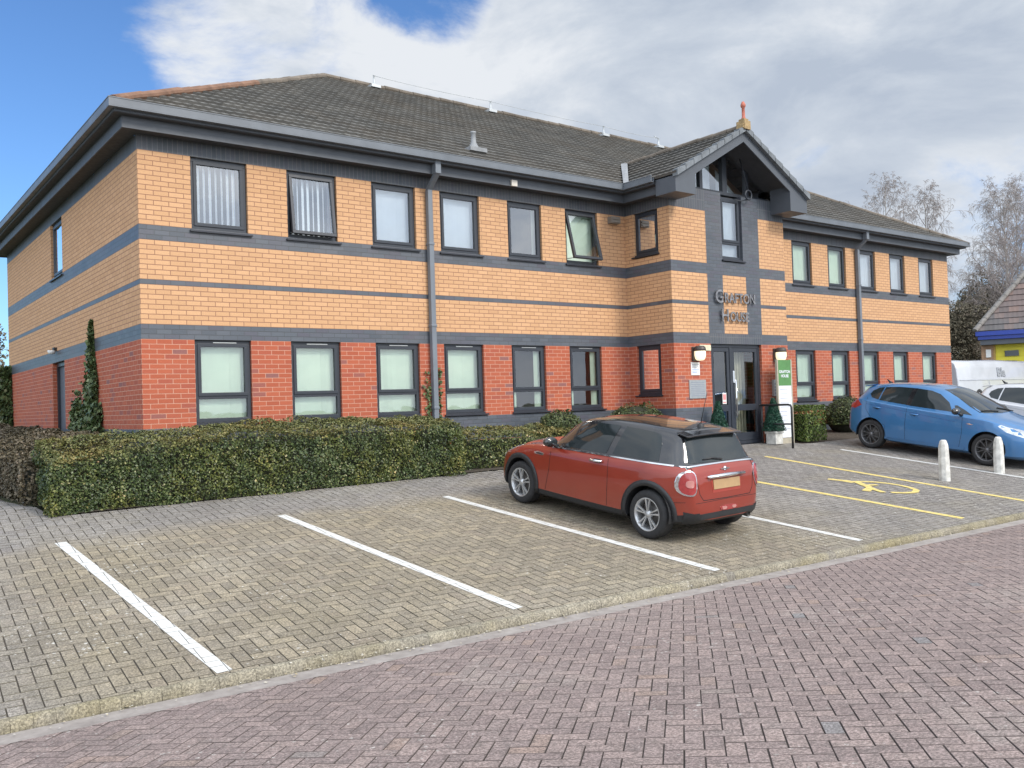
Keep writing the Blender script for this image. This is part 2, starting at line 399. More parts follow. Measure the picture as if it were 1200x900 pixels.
def paver_mat(name, stops, moss, lich=.35, spots=.66, stainc=(.05, .05, .045), bumps=.35, zone=None):
    M = Mat(name); c = M.ramp(M.attr(), stops)
    if zone:   # older greyer blocks were laid in another part of the car park
        sp = M.n('ShaderNodeSeparateXYZ'); M.l(M.geo(), sp.inputs[0])
        big = M.noise(.55, 4, .6)
        t = M.math('ADD', M.rng(sp.outputs[0], 5.2, 8.0), M.rng(M.math('ADD', sp.outputs[1], M.math('MULTIPLY', big, .8)), -2.65, -2.0), clamp=True)
        t = M.math('ADD', t, M.rng(M.math('ADD', sp.outputs[0], big), -1.3, -2.6), clamp=True)
        c = M.mix(t, c, M.ramp(M.attr(), zone))
    fine = M.noise(160, 3, .7); mid = M.noise(9, 6, .65); big = M.noise(.8, 6, .62, dist=.4)
    c = M.mix(M.rng(fine, .35, .7, 0, .55), c, M.mix(1., c, (.45, .45, .46), 'MULTIPLY'))
    c = M.mix(M.rng(mid, .45, .8, 0, .45), c, stainc)
    if moss: c = M.mix(M.rng(big, .48, .72, 0, moss[0]), c, moss[1])
    oil = M.noise(.42, 7, .68, dist=.8); c = M.mix(M.rng(oil, .53, .70, 0, .42), c, M.mix(1., c, (.62, .60, .58), 'MULTIPLY')); c = M.mix(M.rng(oil, .46, .32, 0, .25), c, (.42, .39, .34))
    vo = M.n('ShaderNodeTexVoronoi', feature='F1'); vo.inputs['Scale'].default_value = 24; vo.inputs['Randomness'].default_value = 1
    wv = M.n('ShaderNodeTexNoise'); wv.inputs['Scale'].default_value = 60; wv.inputs['Detail'].default_value = 3; M.l(M.geo(), wv.inputs['Vector'])
    va = M.n('ShaderNodeVectorMath', operation='MULTIPLY_ADD'); M.l(wv.outputs['Color'], va.inputs[0]); va.inputs[1].default_value = (.035, .035, .035); M.l(M.geo(), va.inputs[2]); M.l(va.outputs[0], vo.inputs['Vector'])
    rr = M.n('ShaderNodeSeparateColor'); M.l(vo.outputs['Color'], rr.inputs[0])
    size = M.math('MULTIPLY', M.rng(rr.outputs[0], spots, 1., 0, .34), M.rng(M.noise(.9, 5, .6, dist=.3), .40, .66, .0, 1.35))
    sp_ = M.math('MULTIPLY', M.math('LESS_THAN', vo.outputs['Distance'], size), 1.)
    c = M.mix(M.math('MULTIPLY', sp_, M.rng(rr.outputs[1], 0, 1, lich*.25, lich*.9)), c, (.56, .55, .51))
    sp2 = M.noise(62, 2, .8); c = M.mix(M.rng(sp2, .51, .60, 0, .9), c, M.mix(1., c, (.55, .54, .53), 'MULTIPLY')); c = M.mix(M.rng(sp2, .46, .38, 0, .9), c, M.mix(1., c, (1.55, 1.54, 1.56), 'MULTIPLY'))
    grain = M.math('GREATER_THAN', M.noise(330, 2, .8), .63)
    c = M.mix(M.math('MULTIPLY', grain, .28), c, (.55, .52, .5))
    M.col(c); M.set(Roughness=.88); M.bump(M.math('ADD', fine, M.math('MULTIPLY', mid, .6)), bumps, .004); return M.m
EDGEB = simple('mossy_block_edge', (.085, .075, .052), .95, var=.35, scale=2)
EDGER = simple('dirty_block_edge', (.095, .075, .07), .95, var=.35, scale=2)
BAYM = paver_mat('olive_paver', [(0, (.225, .192, .142)), (.5, (.27, .232, .172)), (.85, (.325, .275, .195)), (1, (.245, .205, .155))], (.35, (.235, .20, .12)), .9, .42,
                 zone=[(0, (.225, .208, .19)), (.5, (.255, .236, .218)), (.85, (.285, .265, .242)), (1, (.225, .205, .192))])
ROADM = paver_mat('maroon_paver', [(0, (.245, .188, .174)), (.5, (.285, .222, .204)), (.955, (.32, .246, .222)), (.988, (.31, .225, .185)), (1, (.225, .215, .215))], None, .6, .58)
bay_reg = [(-14, yk(-14)+.070), (34, yk(34)+.070), (34, -1.9), (14.2, -1.85), (13.4, -1.3), (-14, -1.3)]
angk = math.atan(KM)
def rect_reg(x0, x1, y1): return [(x0, yk(x0)+.070), (x1, yk(x1)+.070), (x1, y1), (x0, y1)]
bays = []
for reg in (rect_reg(-13, 8.2, -1.30), rect_reg(8.2, 13.6, -1.31), rect_reg(13.6, 27, -1.87)):
    bays += herring((0, KB), angk, reg, zpark, .113)
left_reg = [(-13, -1.30), (-1.46, -1.30), (-1.8, 1.2), (-2.2, 4), (-13, 4)]
bays += herring((0, KB), angk, left_reg, zpark, .113)
bay_o = tag(pave('parking_area', bays, zpark, [BAYM, JOINT, EDGEB]), kind='structure')
road_reg = [(-12, -17.0), (26, -17.0), (26, yk(26)-.29), (-12, yk(-12)-.29)]
near_reg = [(-9.5, -15.2), (6, -15.2), (24, -12.0), (26, yk(26)-.225), (-9.5, yk(-9.5)-.225)]
roadb = herring((0, KB), angk+R(45), near_reg, zroad, .102, .0022)
tag(pave('road', roadb, zroad, [ROADM, JOINT, EDGER]), kind='structure')
# joint beds below, as sheets
def sheet(name, x0, x1, ya, yb, zf, mat, dz, nx=40, ny=14):
    m = MB()
    for i in range(nx+1):
        x = x0+(x1-x0)*i/nx
        for j in range(ny+1):
            a, b = ya(x), yb(x); y = a+(b-a)*j/ny; m.v.append((x, y, zf(x, y)+dz))
    for i in range(nx):
        for j in range(ny):
            q = i*(ny+1)+j; m.f.append((q, q+ny+1, q+ny+2, q+1)); m.m.append(0); m.a.append(0); m.sm.append(False)
    return tag(m.build(name, mat), kind='structure')
sheet('paving_bed', -13, 27, lambda x: yk(x)+.1, lambda x: -1.28 if x < 13.6 else -1.86, zpark, JOINT, -.009)
sheet('paving_bed', -13, -1.7, lambda x: -1.27, lambda x: 4, zpark, JOINT, -.0095)
sheet('road_bed', -12, 26, lambda x: -20, lambda x: yk(x)-.28, zroad, JOINT, -.009, 40, 26)
# far road beyond the modelled blocks
FAR = simple('far_paving', (.21, .165, .155), .9, var=.2, scale=1)
sheet('far_road', 25.9, 90, lambda x: -16, lambda x: yk(26)-.2, zroad, FAR, -.012)
sheet('far_parking', 26.9, 90, lambda x: yk(26)-.1, lambda x: 9, zpark, simple('far_tarmac', (.12, .115, .11), .9, var=.2, scale=1), -.012)
# concrete channel and kerb
CHAN = Mat('channel_concrete'); cc = CHAN.noise(6, 8, .7); CHAN.col(CHAN.ramp(cc, [(.3, (.21, .185, .17)), (.55, (.30, .27, .25)), (.75, (.38, .35, .325))])); CHAN.set(Roughness=.9); CHAN.bump(CHAN.noise(120, 4, .7), .4, .004)
m = MB(); x = -13.
while x < 26:
    P = []
    for xx in (x, x+.5):
        for d in (-.235, -.012): P.append((xx, yk(xx)+d, zroad(xx, yk(xx))-.002+(-.003 if d > -.1 else .002)))
    m.face([P[0], P[2], P[3], P[1]]); x += .5
tag(m.build('drainage_channel', CHAN.m), kind='structure')
KERBM = paver_mat('kerb_block', [(0, (.235, .21, .155)), (.5, (.275, .245, .18)), (.85, (.31, .28, .21)), (1, (.22, .2, .165))], (.8, (.215, .18, .08)), .6, .7)
m = MB(); x = -13.; cm = math.cos(angk)
while x < 26:
    L = .136; xa, xb = x+.0012, x+L*cm-.0012; rn = random.random(); tl = random.uniform(-.0025, .0025); sh = random.uniform(-.002, .002)
    sec = []
    for xx in (xa, xb):
        zt, zr_ = zpark(xx, yk(xx)+.06)+tl, zroad(xx, yk(xx))-.08
        sec.append([(xx, yk(xx)+sh-.002, zr_), (xx, yk(xx)+sh, zt-.055), (xx, yk(xx)+sh+.006, zt-.030), (xx, yk(xx)+sh+.018, zt-.010), (xx, yk(xx)+sh+.036, zt-.001), (xx, yk(xx)+.066, zt+.002), (xx, yk(xx)+.066, zr_)])
    for k in range(6): m.face([sec[0][k], sec[1][k], sec[1][k+1], sec[0][k+1]], 0, rn)
    m.face(sec[0][::-1], 0, rn); m.face(sec[1], 0, rn)
    x += L*cm
kerb_o = tag(m.build('kerb', KERBM), kind='structure')
# painted bay lines: clipped block tops, lying 2.5 mm above the blocks
PAINTW = Mat('white_road_paint'); pf = PAINTW.noise(14, 7, .7); PAINTW.col(PAINTW.ramp(pf, [(.25, (.42, .41, .38)), (.42, (.58, .58, .56)), (.8, (.64, .64, .62))])); PAINTW.set(Roughness=.6)
PAINTY = Mat('yellow_road_paint'); pf = PAINTY.noise(14, 7, .7); PAINTY.col(PAINTY.ramp(pf, [(.3, (.42, .36, .20)), (.45, (.66, .52, .17)), (.8, (.72, .57, .20))])); PAINTY.set(Roughness=.65)
e1 = Vector((math.cos(angk), math.sin(angk))); e2 = Vector((-e1.y, e1.x))
def L2W(a, b): v = Vector((0, KB))+e1*a+e2*b; return (v.x, v.y)
def quad_line(p, q, wd):
    p, q = Vector(p), Vector(q); d = (q-p).normalized(); n = Vector((-d.y, d.x))*wd/2
    r = [tuple(p-n), tuple(q-n), tuple(q+n), tuple(p+n)]
    return r if area(r) > 0 else r[::-1]
def marking(name, regs, mat):
    m = MB()
    bb = []
    for reg in regs: bb.append((reg, min(p[0] for p in reg), max(p[0] for p in reg), min(p[1] for p in reg), max(p[1] for p in reg)))
    for poly, rn, dz in bays:
        x0 = min(p[0] for p in poly); x1 = max(p[0] for p in poly); y0 = min(p[1] for p in poly); y1 = max(p[1] for p in poly)
        for k, (reg, a0, a1, b0, b1) in enumerate(bb):
            if x1 < a0 or x0 > a1 or y1 < b0 or y0 > b1: continue
            r = clip_convex(poly, reg)
            if len(r) < 3 or area(r) < 2e-5: continue
            cx = sum(p[0] for p in r)/len(r); cy = sum(p[1] for p in r)/len(r)
            m.face([(p[0], p[1], zpark(*p)+.0042+.0004*k) for p in r], 0, rn)
    for reg in regs:      # paint that ran down into the joints
        m.face([(p[0], p[1], zpark(*p)-.0035) for p in reg], 0, 0.)
    return tag(m.build(name, mat), kind='structure')
WL = .122
for name, a, b, mt in (('parking_line', (-1.89, 4.6), (-1.39, .10), PAINTW), ('parking_line', (.76, 4.77), (1.37, .2), PAINTW), ('parking_line', (3.3, 4.85), (4.01, .16), PAINTW),
                       ('parking_line', (5.95, 4.85), (6.67, .2), PAINTW), ('parking_line', (8.45, 4.85), (9.19, .27), PAINTY), ('parking_line', (11.05, 5.35), (11.42, .3), PAINTY), ('parking_line', (13.43, 5.29), (13.75, .3), PAINTW), ('parking_line', (16.1, 5.0), (16.4, .3), PAINTW)):
    marking(name, [quad_line(L2W(*a), L2W(*b), WL)], mt.m)
segs = []
def pl(pts, wd):
    for i in range(len(pts)-1): segs.append(quad_line(L2W(*pts[i]), L2W(*pts[i+1]), wd))
pl([(10.06, 3.16), (10.19, 2.92)], .13); pl([(10.19, 2.95), (10.2, 2.74)], .17)
pl([(10.22, 2.8), (10.42, 2.72), (10.58, 2.6), (10.68, 2.42), (10.72, 2.22), (10.68, 2.0), (10.58, 1.82), (10.36, 1.72), (10.14, 1.77), (9.97, 1.9)], .10)
pl([(10.26, 2.72), (10.02, 2.30), (9.68, 2.16)], .13); pl([(10.18, 2.46), (10.36, 2.40)], .09); pl([(9.98, 2.26), (9.85, 1.95)], .11)
marking('disabled_bay_symbol', segs, PAINTY.m)
# small bits of grit and dead leaves lying in the channel
m = MB()
for i in range(260):      # leaves dropped along the foot of the hedge
    x = random.uniform(-1.6, 8.5); y = (-1.38 if x < 4.8 else -1.2)-abs(random.gauss(0, .09)); z = zpark(x, y)+.006; s_ = random.uniform(.008, .022); t = random.uniform(0, 6.3)
    m.face([(x+s_*math.cos(t+k*1.57)*(1 if k % 2 else .6), y+s_*math.sin(t+k*1.57)*(1 if k % 2 else .6), z+random.uniform(0, .008)) for k in range(4)], 0, random.random()*.7)
for i in range(420):
    x = random.uniform(-3.5, 9); d = -abs(random.gauss(.03, .07))-.01 if random.random() < .8 else random.uniform(.12, 3)
    y = yk(x)+d; z = (zroad(x, y) if d < 0 else zpark(x, y))+.009
    s_ = random.uniform(.006, .02) * (1 if d < 0 else .7); t = random.uniform(0, 6.3); q = [(x+s_*math.cos(t+k*1.57)*(1 if k % 2 else .6), y+s_*math.sin(t+k*1.57)*(1 if k % 2 else .6), z+random.uniform(0, .006)) for k in range(4)]
    m.face(q, 0, random.random())
tag(m.build('leaf_litter', leafmat('dry_leaf', [(0, (.5, .46, .38)), (.5, (.35, .28, .16)), (1, (.6, .58, .52))])), 'scraps of dry leaf and grit in the channel along the kerb', 'leaf litter', kind='stuff')
# planting bed soil
SOIL = Mat('soil_mulch'); sf = SOIL.noise(18, 8, .7); SOIL.col(SOIL.ramp(sf, [(.3, (.035, .028, .02)), (.7, (.085, .068, .05))])); SOIL.set(Roughness=.95); SOIL.bump(sf, .8, .03)
sheet('planting_bed', -1.46, 10.15, lambda x: -1.285, lambda x: 0, zpark, SOIL.m, .012, 20, 4)
sheet('planting_bed', 13.95, 24.5, lambda x: -1.88, lambda x: 0, zpark, SOIL.m, -.05, 20, 4)

# ================================================================== building
BL = empty('office_building', (0, 0, 0))
tag(BL, 'two storey brick office building with grey bands, tiled hip roof and gabled entrance porch', 'building')
X1, XR, X3, YD, YP = 10.15, 14.0, 24.2, 12.09, -1.3
ZB = -.6; TH = .28
def T_front(y0): return lambda a, d, z: (a, y0-d, z)
def T_left(x0): return lambda a, d, z: (x0-d, a, z)
def T_right(x0): return lambda a, d, z: (x0+d, a, z)
def T_back(y0): return lambda a, d, z: (a, y0+d, z)
def wbox(m, T, a0, a1, d0, d1, z0, z1, mi=0, at=0.):
    p, q = T(a0, d0, z0), T(a1, d1, z1); m.box(p[0], q[0], p[1], q[1], p[2], q[2], mi, at)
zc = lambda k: H0+k*C
ZP = H0-18*C
W1 = [(.7875, 1.6875), (2.3625, 3.2625), (3.9375, 4.8375), (5.3625, 6.2625), (6.9375, 7.8), (8.4375, 9.3375)]
W2 = [(16.15, 17.02), (17.75, 18.6), (19.23, 20.08), (20.83, 21.67), (22.45, 23.3)]
walls = [  # transform, a0, a1, upper openings, lower openings (z0,z1 given)
    (T_front(0), 0, X1, [(a, b, zc(23), zc(38)) for a, b in W1], [(a, b, ZP, H0) for a, b in W1]),
    (T_front(0), XR, X3, [(a, b, zc(23), zc(38)) for a, b in W2], [(a, b, ZP, H0) for a, b in W2]),
    (T_left(0), TH, YD, [(5.42, 6.5, zc(23), zc(38))], [(5.42, 6.6, ZB, H0)]),
    (T_left(X1), YP+TH, 0, [(-.97, -.27, zc(25), zc(38))], [(-.93, -.24, 1.1, H0)]),
    (T_right(XR), YP+TH, 0, [], []), (T_right(X3), TH, YD, [], []), (T_back(YD), TH, X3-TH, [], [])]
upper, lower, band, sold, plg, plr = MB(), MB(), MB(), MB(), MB(), MB()
def zone(m, T, a0, a1, z0, z1, ops, th=TH):
    cur = a0
    for (o0, o1, oz0, oz1) in sorted(ops):
        if oz1 <= z0+1e-4 or oz0 >= z1-1e-4: continue
        if o0 > cur: wbox(m, T, cur, o0, -th, 0, z0, z1)
        if oz0 > z0+1e-3: wbox(m, T, o0, o1, -th, 0, z0, oz0)
        if oz1 < z1-1e-3: wbox(m, T, o0, o1, -th, 0, oz1, z1)
        cur = o1
    if a1 > cur: wbox(m, T, cur, a1, -th, 0, z0, z1)
STR = [(ZP-3*C, ZP, 'g'), (ZP-5*C, ZP-3*C, 'r'), (ZP-6*C, ZP-5*C, 'g'), (ZP-8*C, ZP-6*C, 'r'), (ZB, ZP-8*C, 'g')]
def fullwall(T, a0, a1, uo, lo):
    zone(lower, T, a0, a1, ZP, H0, lo)
    for z0, z1, k in (STR if a0 >= XR-.1 and T(0, 0, 0)[0] == 0 else [(ZP-5*C, ZP, 'g')]+STR[2:]): zone(plg if k == 'g' else plr, T, a0, a1, z0, z1, lo)
    zone(band, T, a0, a1, H0, zc(3), []); zone(upper, T, a0, a1, zc(3), zc(11), []); zone(band, T, a0, a1, zc(11), zc(12), [])
    zone(upper, T, a0, a1, zc(12), zc(20), []); zone(band, T, a0, a1, zc(20), zc(23), []); zone(upper, T, a0, a1, zc(23), zc(38), uo)
    zone(sold, T, a0, a1, zc(38), zc(41), [])
for wl in walls: fullwall(*wl)
# porch front wall
T = T_front(YP); GA, GB = 11.27, 13.07; DA, DB = 11.3, 13.03; WA, WB = 11.8, 12.5; PA, PB = 11.78, 12.57
zt_ = 5.5
for a0, a1 in ((X1, GA), (GB, XR)):
    fullwall(T, a0, a1, [], [(DA, GA, -.1, H0), (GB-.04, DB, -.1, H0)] if False else [])
    wbox(sold, T, a0, a1, -TH, 0, zc(41), zt_)
wbox(lower, T, GA, DA, -TH, 0, 0, H0); wbox(lower, T, DB, GB, -TH, 0, 0, H0)
wbox(sold, T, GA, GB, -TH, 0, H0, zc(3))
wbox(band, T, GA, PA, -TH, 0, zc(3), zc(20)); wbox(band, T, PB, GB, -TH, 0, zc(3), zc(20)); wbox(upper, T, PA, PB, -TH, 0, zc(3), zc(20))
wbox(band, T, GA, GB, -TH, 0, zc(20), zc(24)); wbox(band, T, GA, WA, -TH, 0, zc(24), zt_); wbox(band, T, WB, GB, -TH, 0, zc(24), zt_)
wbox(plg, T, DA-.02, DB+.02, -TH, -.02, ZB, -.01)
upper.build('upper_wall', BUFF, BL); lower.build('lower_wall', RED, BL); band.build('brick_band', GREY, BL); sold.build('soldier_course', SOLD, BL)
plg.build('plinth', GREY, BL); plr.build('plinth_stripe', RED, BL)
# interior: floor slabs and a room partition so the glass shows rooms, not sky
m = MB()
for z0, z1 in ((-.12, -.05), (2.62, 2.9), (5.15, 5.27)):
    m.box(TH, X3-TH, TH+.05, YD-TH, z0, z1); m.box(X1+TH, XR-TH, YP+TH+.02, TH+.04, z0, z1 if z0 < 5 else z0+.06)
m.box(TH+.02, X3-TH-.02, 4.4, 4.5, -.05, 5.15)
for xx in (2.0, 5.1, 6.6, 8.1, 9.9, 14.3, 17.4, 19.0, 20.45, 22.05): m.box(xx-.04, xx+.04, TH+.06, 4.4, -.05, 5.15)
m.build('interior_wall', ROOMW, BL)

wcount = 0
def window(T, a0, a1, z0, z1, transom=None, tilt=0., blind='full', pane=PANE, bmat=BLIND, sill=True, gap=.0, set_=.05, trick=False, name='window'):
    """frame mesh with children pane, blind, sill, sash"""
    fw_ = .062; m = MB(); zs = z0+.07 if sill else z0
    def fr(mm, A0, A1, Z0, Z1, w_, d0, d1):
        wbox(mm, T, A0, A1, d0, d1, Z0, Z0+w_); wbox(mm, T, A0, A1, d0, d1, Z1-w_, Z1)
        wbox(mm, T, A0, A0+w_, d0, d1, Z0+w_, Z1-w_); wbox(mm, T, A1-w_, A1, d0, d1, Z0+w_, Z1-w_)
    g = .004
    fr(m, a0+g, a1-g, zs, z1-g, fw_, -set_-.07, -set_)
    ops = [(zs+fw_, z1-g-fw_)]
    if transom:
        wbox(m, T, a0+g+fw_, a1-g-fw_, -set_-.07, -set_, transom-.03, transom+.03); ops = [(transom+.03, z1-g-fw_), (zs+fw_, transom-.03)]
    if trick: wbox(m, T, a0+.33*(a1-a0), a1-.25*(a1-a0), -set_+.001, -set_+.012, z1-.048, z1-.030, 1)
    wo_ = m.build(name, [FRAME, STEEL], BL, bevel=.004)
    # sash in the (upper) opening
    s = MB(); Z0, Z1 = ops[0]; A0, A1 = a0+g+fw_, a1-g-fw_; sw = .052
    fr(s, A0-.012, A1+.012, Z0-.012, Z1+.012, sw, -set_-.045, -set_+.016)
    p = MB()
    def gl(mm, A0, A1, Z0, Z1, d): mm.face([T(A0, d, Z0), T(A1, d, Z0), T(A1, d, Z1), T(A0, d, Z1)])
    gl(p, A0+sw-.014, A1-sw+.014, Z0+sw-.014, Z1-sw+.014, -set_-.012)
    if tilt:
        hz = Z1; q = Vector(T(0, 0, 0)); out = Vector(T(0, 1, 0))-q
        piv = Vector(T(A0, -set_, hz)); ax = (Vector(T(1, 0, 0))-q)
        sg = 1 if (Matrix.Rotation(.1, 3, ax) @ Vector((0, 0, -1))).dot(out) > 0 else -1
        Mr = Matrix.Translation(piv) @ Matrix.Rotation(sg*tilt, 4, ax) @ Matrix.Translation(-piv)
        for mm in (s, p): mm.v = [tuple(Mr @ Vector(v)) for v in mm.v]
        for aa in (A0+.02, A1-.02):
            st = MB(); lo = Mr @ Vector(T(aa, -set_-.02, Z0)); st.tube([T(aa, -set_-.03, Z0+.03), lo], .008, 6); st.build('stay', STEEL, wo_, keep=False)
    so_ = s.build('sash', FRAME, wo_, keep=False, bevel=.003)
    if len(ops) > 1: gl(p, A0-.002, A1+.002, ops[1][0]-.002, ops[1][1]+.002, -set_-.03)
    p.build('pane', pane, wo_, keep=False)
    if sill:
        k = MB(); wbox(k, T, a0+.003, a1-.003, -set_-.08, -.001, z0+.012, zs-.001); wbox(k, T, a0-.03, a1+.06, .001, .042, z0+.012, z0+.04); wbox(k, T, a0+.0035, a1-.0035, -.0005, .001, z0+.0125, z0+.0395)
        k.build('sill', SILL, wo_, keep=False, bevel=.003)
    b = MB(); D = -set_-(.125 if blind in ('full', 'slats') else .09)
    if blind in ('full', 'slats'):
        n = max(4, int((a1-a0)/.089)); 
        for i in range(n+1):
            a = a0-.02+i*(a1-a0+.04)/n; ang = (.25 if blind == 'full' else -.8)+random.uniform(-.13, .13); hw = .0445 if blind != 'full' else .0475
            if gap and i/n > gap[0] and i/n < gap[1]: continue
            dx, dd = hw*math.cos(ang), hw*math.sin(ang)
            b.face([T(a-dx, D-dd, zs-.02), T(a+dx, D+dd, zs-.02), T(a+dx, D+dd, z1+.02), T(a-dx, D-dd, z1+.02)], 0, random.random())
    elif blind == 'sides':
        for A, B in ((a0+.03, a0+.16), (a1-.2, a1-.04)):
            b = MB()
            for i in range(3):
                a = A+(B-A)*(i+.5)/3; b.face([T(a-.03, D-.02, zs-.02), T(a+.03, D+.02, zs-.02), T(a+.03, D+.02, z1+.02), T(a-.03, D-.02, z1+.02)])
            b.build('blind', bmat, wo_, keep=False)
        b = MB()
    elif blind == 'left':
        for i in range(3):
            a = a0+.08+i*.05; b.face([T(a-.03, D-.02, zs-.02), T(a+.03, D+.02, zs-.02), T(a+.03, D+.02, z1+.02), T(a-.03, D-.02, z1+.02)])
    if b.f: b.build('blind', bmat, wo_, keep=False)
    return wo_
random.seed(11)
for i, (a, b) in enumerate(W1):
    window(T_front(0), a, b, zc(23)-.062, zc(38), tilt={1: R(7), 5: R(14)}.get(i, 0), blind='slats' if i < 2 else 'full', pane=PANE2, bmat=BLINDU if i < 4 else BLIND, gap=(-.1, .78) if i == 4 else None)
    window(T_front(0), a, b, ZP, H0, transom=1.31, blind='full' if i < 4 else 'sides', trick=True)
for i, (a, b) in enumerate(W2):
    window(T_front(0), a, b, zc(23)-.062, zc(38), blind='full', pane=PANE2 if i > 1 else PANE, bmat=BLIND if i < 2 else BLINDU)
    window(T_front(0), a, b, ZP, H0, transom=1.31, blind='full', trick=False)
window(T_left(0), 5.42, 6.5, zc(23)-.062, zc(38), blind='full', pane=PANE2)
window(T_left(X1), -.97, -.27, zc(25), zc(38), blind='left', pane=PANE)
window(T_left(X1), -.93, -.24, 1.1, H0, blind='left', pane=PANE)
window(T_front(YP), WA, WB, zc(24), zt_-.06, transom=4.43, blind='full', pane=PANE2, bmat=BLINDU, sill=True)
# gable glazing
gz = MB(); gp = MB(); GZ0 = zt_+.07
YG = YP+.16
AX = 11.98; SL = .562; ZE = 5.55; EX0, EX1 = 9.76, 14.20
def zporch(x): return ZE+SL*min(x-EX0, EX1-x)
for a, wd in ((11.32, .09), (12.1, .15), (12.88, .09)):
    zt2 = zporch(a)-.12; gz.box(a-wd/2, a+wd/2, YG-.05, YG+.05, GZ0, zt2)
gz.box(10.44, 13.6, YG-.06, YG+.07, zt_+.002, GZ0)
gp.face([(10.45, YG, GZ0), (13.6, YG, GZ0), (13.6, YG, zporch(13.6)-.1), (AX, YG, zporch(AX)-.1), (10.45, YG, zporch(10.45)-.1)])
go = gz.build('gable_window', FRAME, BL); gp.build('pane', PANE2, go, keep=False)
m = MB()  # pale sheets added as painted sky reflections, and timber lining, behind the gable glass
m.face([(10.5, YG+.25, GZ0), (11.95, YG+.25, GZ0), (11.95, YG+.25, 6.45), (11.6, YG+.25, 6.4), (10.5, YG+.25, 5.85)])
m.face([(12.15, YG+.25, GZ0), (12.95, YG+.25, GZ0), (12.15, YG+.25, 6.15)])
m.build('reflection_sheet', simple('pale_sky_reflection', (.66, .68, .70), .7), go, keep=False)
m = MB(); m.face([(10.4, YG+.5, 5.5), (13.6, YG+.5, 5.5), (13.6, YG+.5, zporch(13.6)-.2), (AX, YG+.5, zporch(AX)-.2), (10.4, YG+.5, zporch(10.4)-.2)]); m.build('lining', simple('brown_lining', (.30, .19, .13), .7), go, keep=False)
m = MB(); m.lathe([(.105+.018*math.cos(t), .018*math.sin(t)) for t in np.linspace(0, 2*math.pi, 9)], (12.62, YP-.12, zt_+.02), 'y', 24)
m.tube([(12.62, YP-.12, zt_+.13), (12.5, YP+.02, 6.45)], .012, 6); m.tube([(12.62, YP-.12, zt_-.07), (12.45, YP-.03, zt_-.12), (12.2, YP-.03, zt_-.1)], .012, 6)
m.build('hanging_ring', FRAME, BL)  # black ring hung on a cable in the gable recess

# entrance door
m = MB(); T = T_front(YP)
def frm(mm, A0, A1, Z0, Z1, w_, d0, d1):
    wbox(mm, T, A0, A1, d0, d1, Z0, Z0+w_); wbox(mm, T, A0, A1, d0, d1, Z1-w_, Z1); wbox(mm, T, A0, A0+w_, d0, d1, Z0+w_, Z1-w_); wbox(mm, T, A1-w_, A1, d0, d1, Z0+w_, Z1-w_)
frm(m, DA+.003, DB-.003, .004, H0-.003, .07, -.16, -.06)
wbox(m, T, 11.98, 12.06, -.15, -.055, .074, H0-.073)
dr = m.build('entrance_door_frame', FRAME, BL, bevel=.004)
for A0, A1, gz1 in ((DA+.076, 11.976, .82), (12.064, DB-.076, .82)):
    m = MB(); st = .085; Z0, Z1 = .02 if False else .078, H0-.078
    frm(m, A0, A1, Z0, Z1, st, -.125, -.07); wbox(m, T, A0+st, A1-st, -.125, -.07, .74, .88); wbox(m, T, A0+st, A1-st, -.124, -.071, Z0+st, Z0+st+.09)
    d = m.build('door', FRAME, BL, bevel=.004)
    m = MB()
    for q0, q1 in ((Z0+st+.08, .745), (.875, Z1-st+.005)): m.face([T(A0+st-.005, -.1, q0), T(A1-st+.005, -.1, q0), T(A1-st+.005, -.1, q1), T(A0+st-.005, -.1, q1)])
    m.build('pane', PANE, d, keep=False)
    if A0 > 12:
        m = MB(); m.tube([T(A0+.045, -.01, .62), T(A0+.045, -.01, 1.42)], .016, 10)
        for z in (.70, 1.34): m.tube([T(A0+.045, -.01, z), T(A0+.045, -.07, z)], .011, 8)
        m.box(A0+.01, A0+.07, YP+.058, YP+.069, 1.36, 1.62); m.build('handle', CHROME, d, keep=False)
    else:
        m = MB(); m.face([T(A1-st-.15, -.096, .90), T(A1-st-.02, -.096, .90), T(A1-st-.02, -.096, 1.14), T(A1-st-.15, -.096, 1.14)])
        m.face([T(A1-st-.135, -.0945, .99), T(A1-st-.035, -.0945, .99), T(A1-st-.035, -.0945, 1.11), T(A1-st-.135, -.0945, 1.11)], 1); m.face([T(A1-st-.135, -.0945, .92), T(A1-st-.035, -.0945, .92), T(A1-st-.035, -.0945, .95), T(A1-st-.135, -.0945, .95)], 1)
        m.build('door_notice', [WHITEP, simple('pink_print', (.6, .25, .25), .7)], d, keep=False)
# lobby behind the doors
m = MB(); m.box(11.35, 12.98, 1.6, 1.65, -.04, 2.6); m.box(12.55, 12.98, YP+.5, YP+.53, .1, 2.1); m.build('lobby_wall', simple('lobby_paint', (.42, .40, .33), .8), BL)
m = MB()
for i in range(7): m.box(12.25+i*.1, 12.33+i*.1, YP+.42, YP+.44, .1, 2.05)
m.build('lobby_curtain', simple('curtain_cream', (.55, .50, .38), .8), BL)
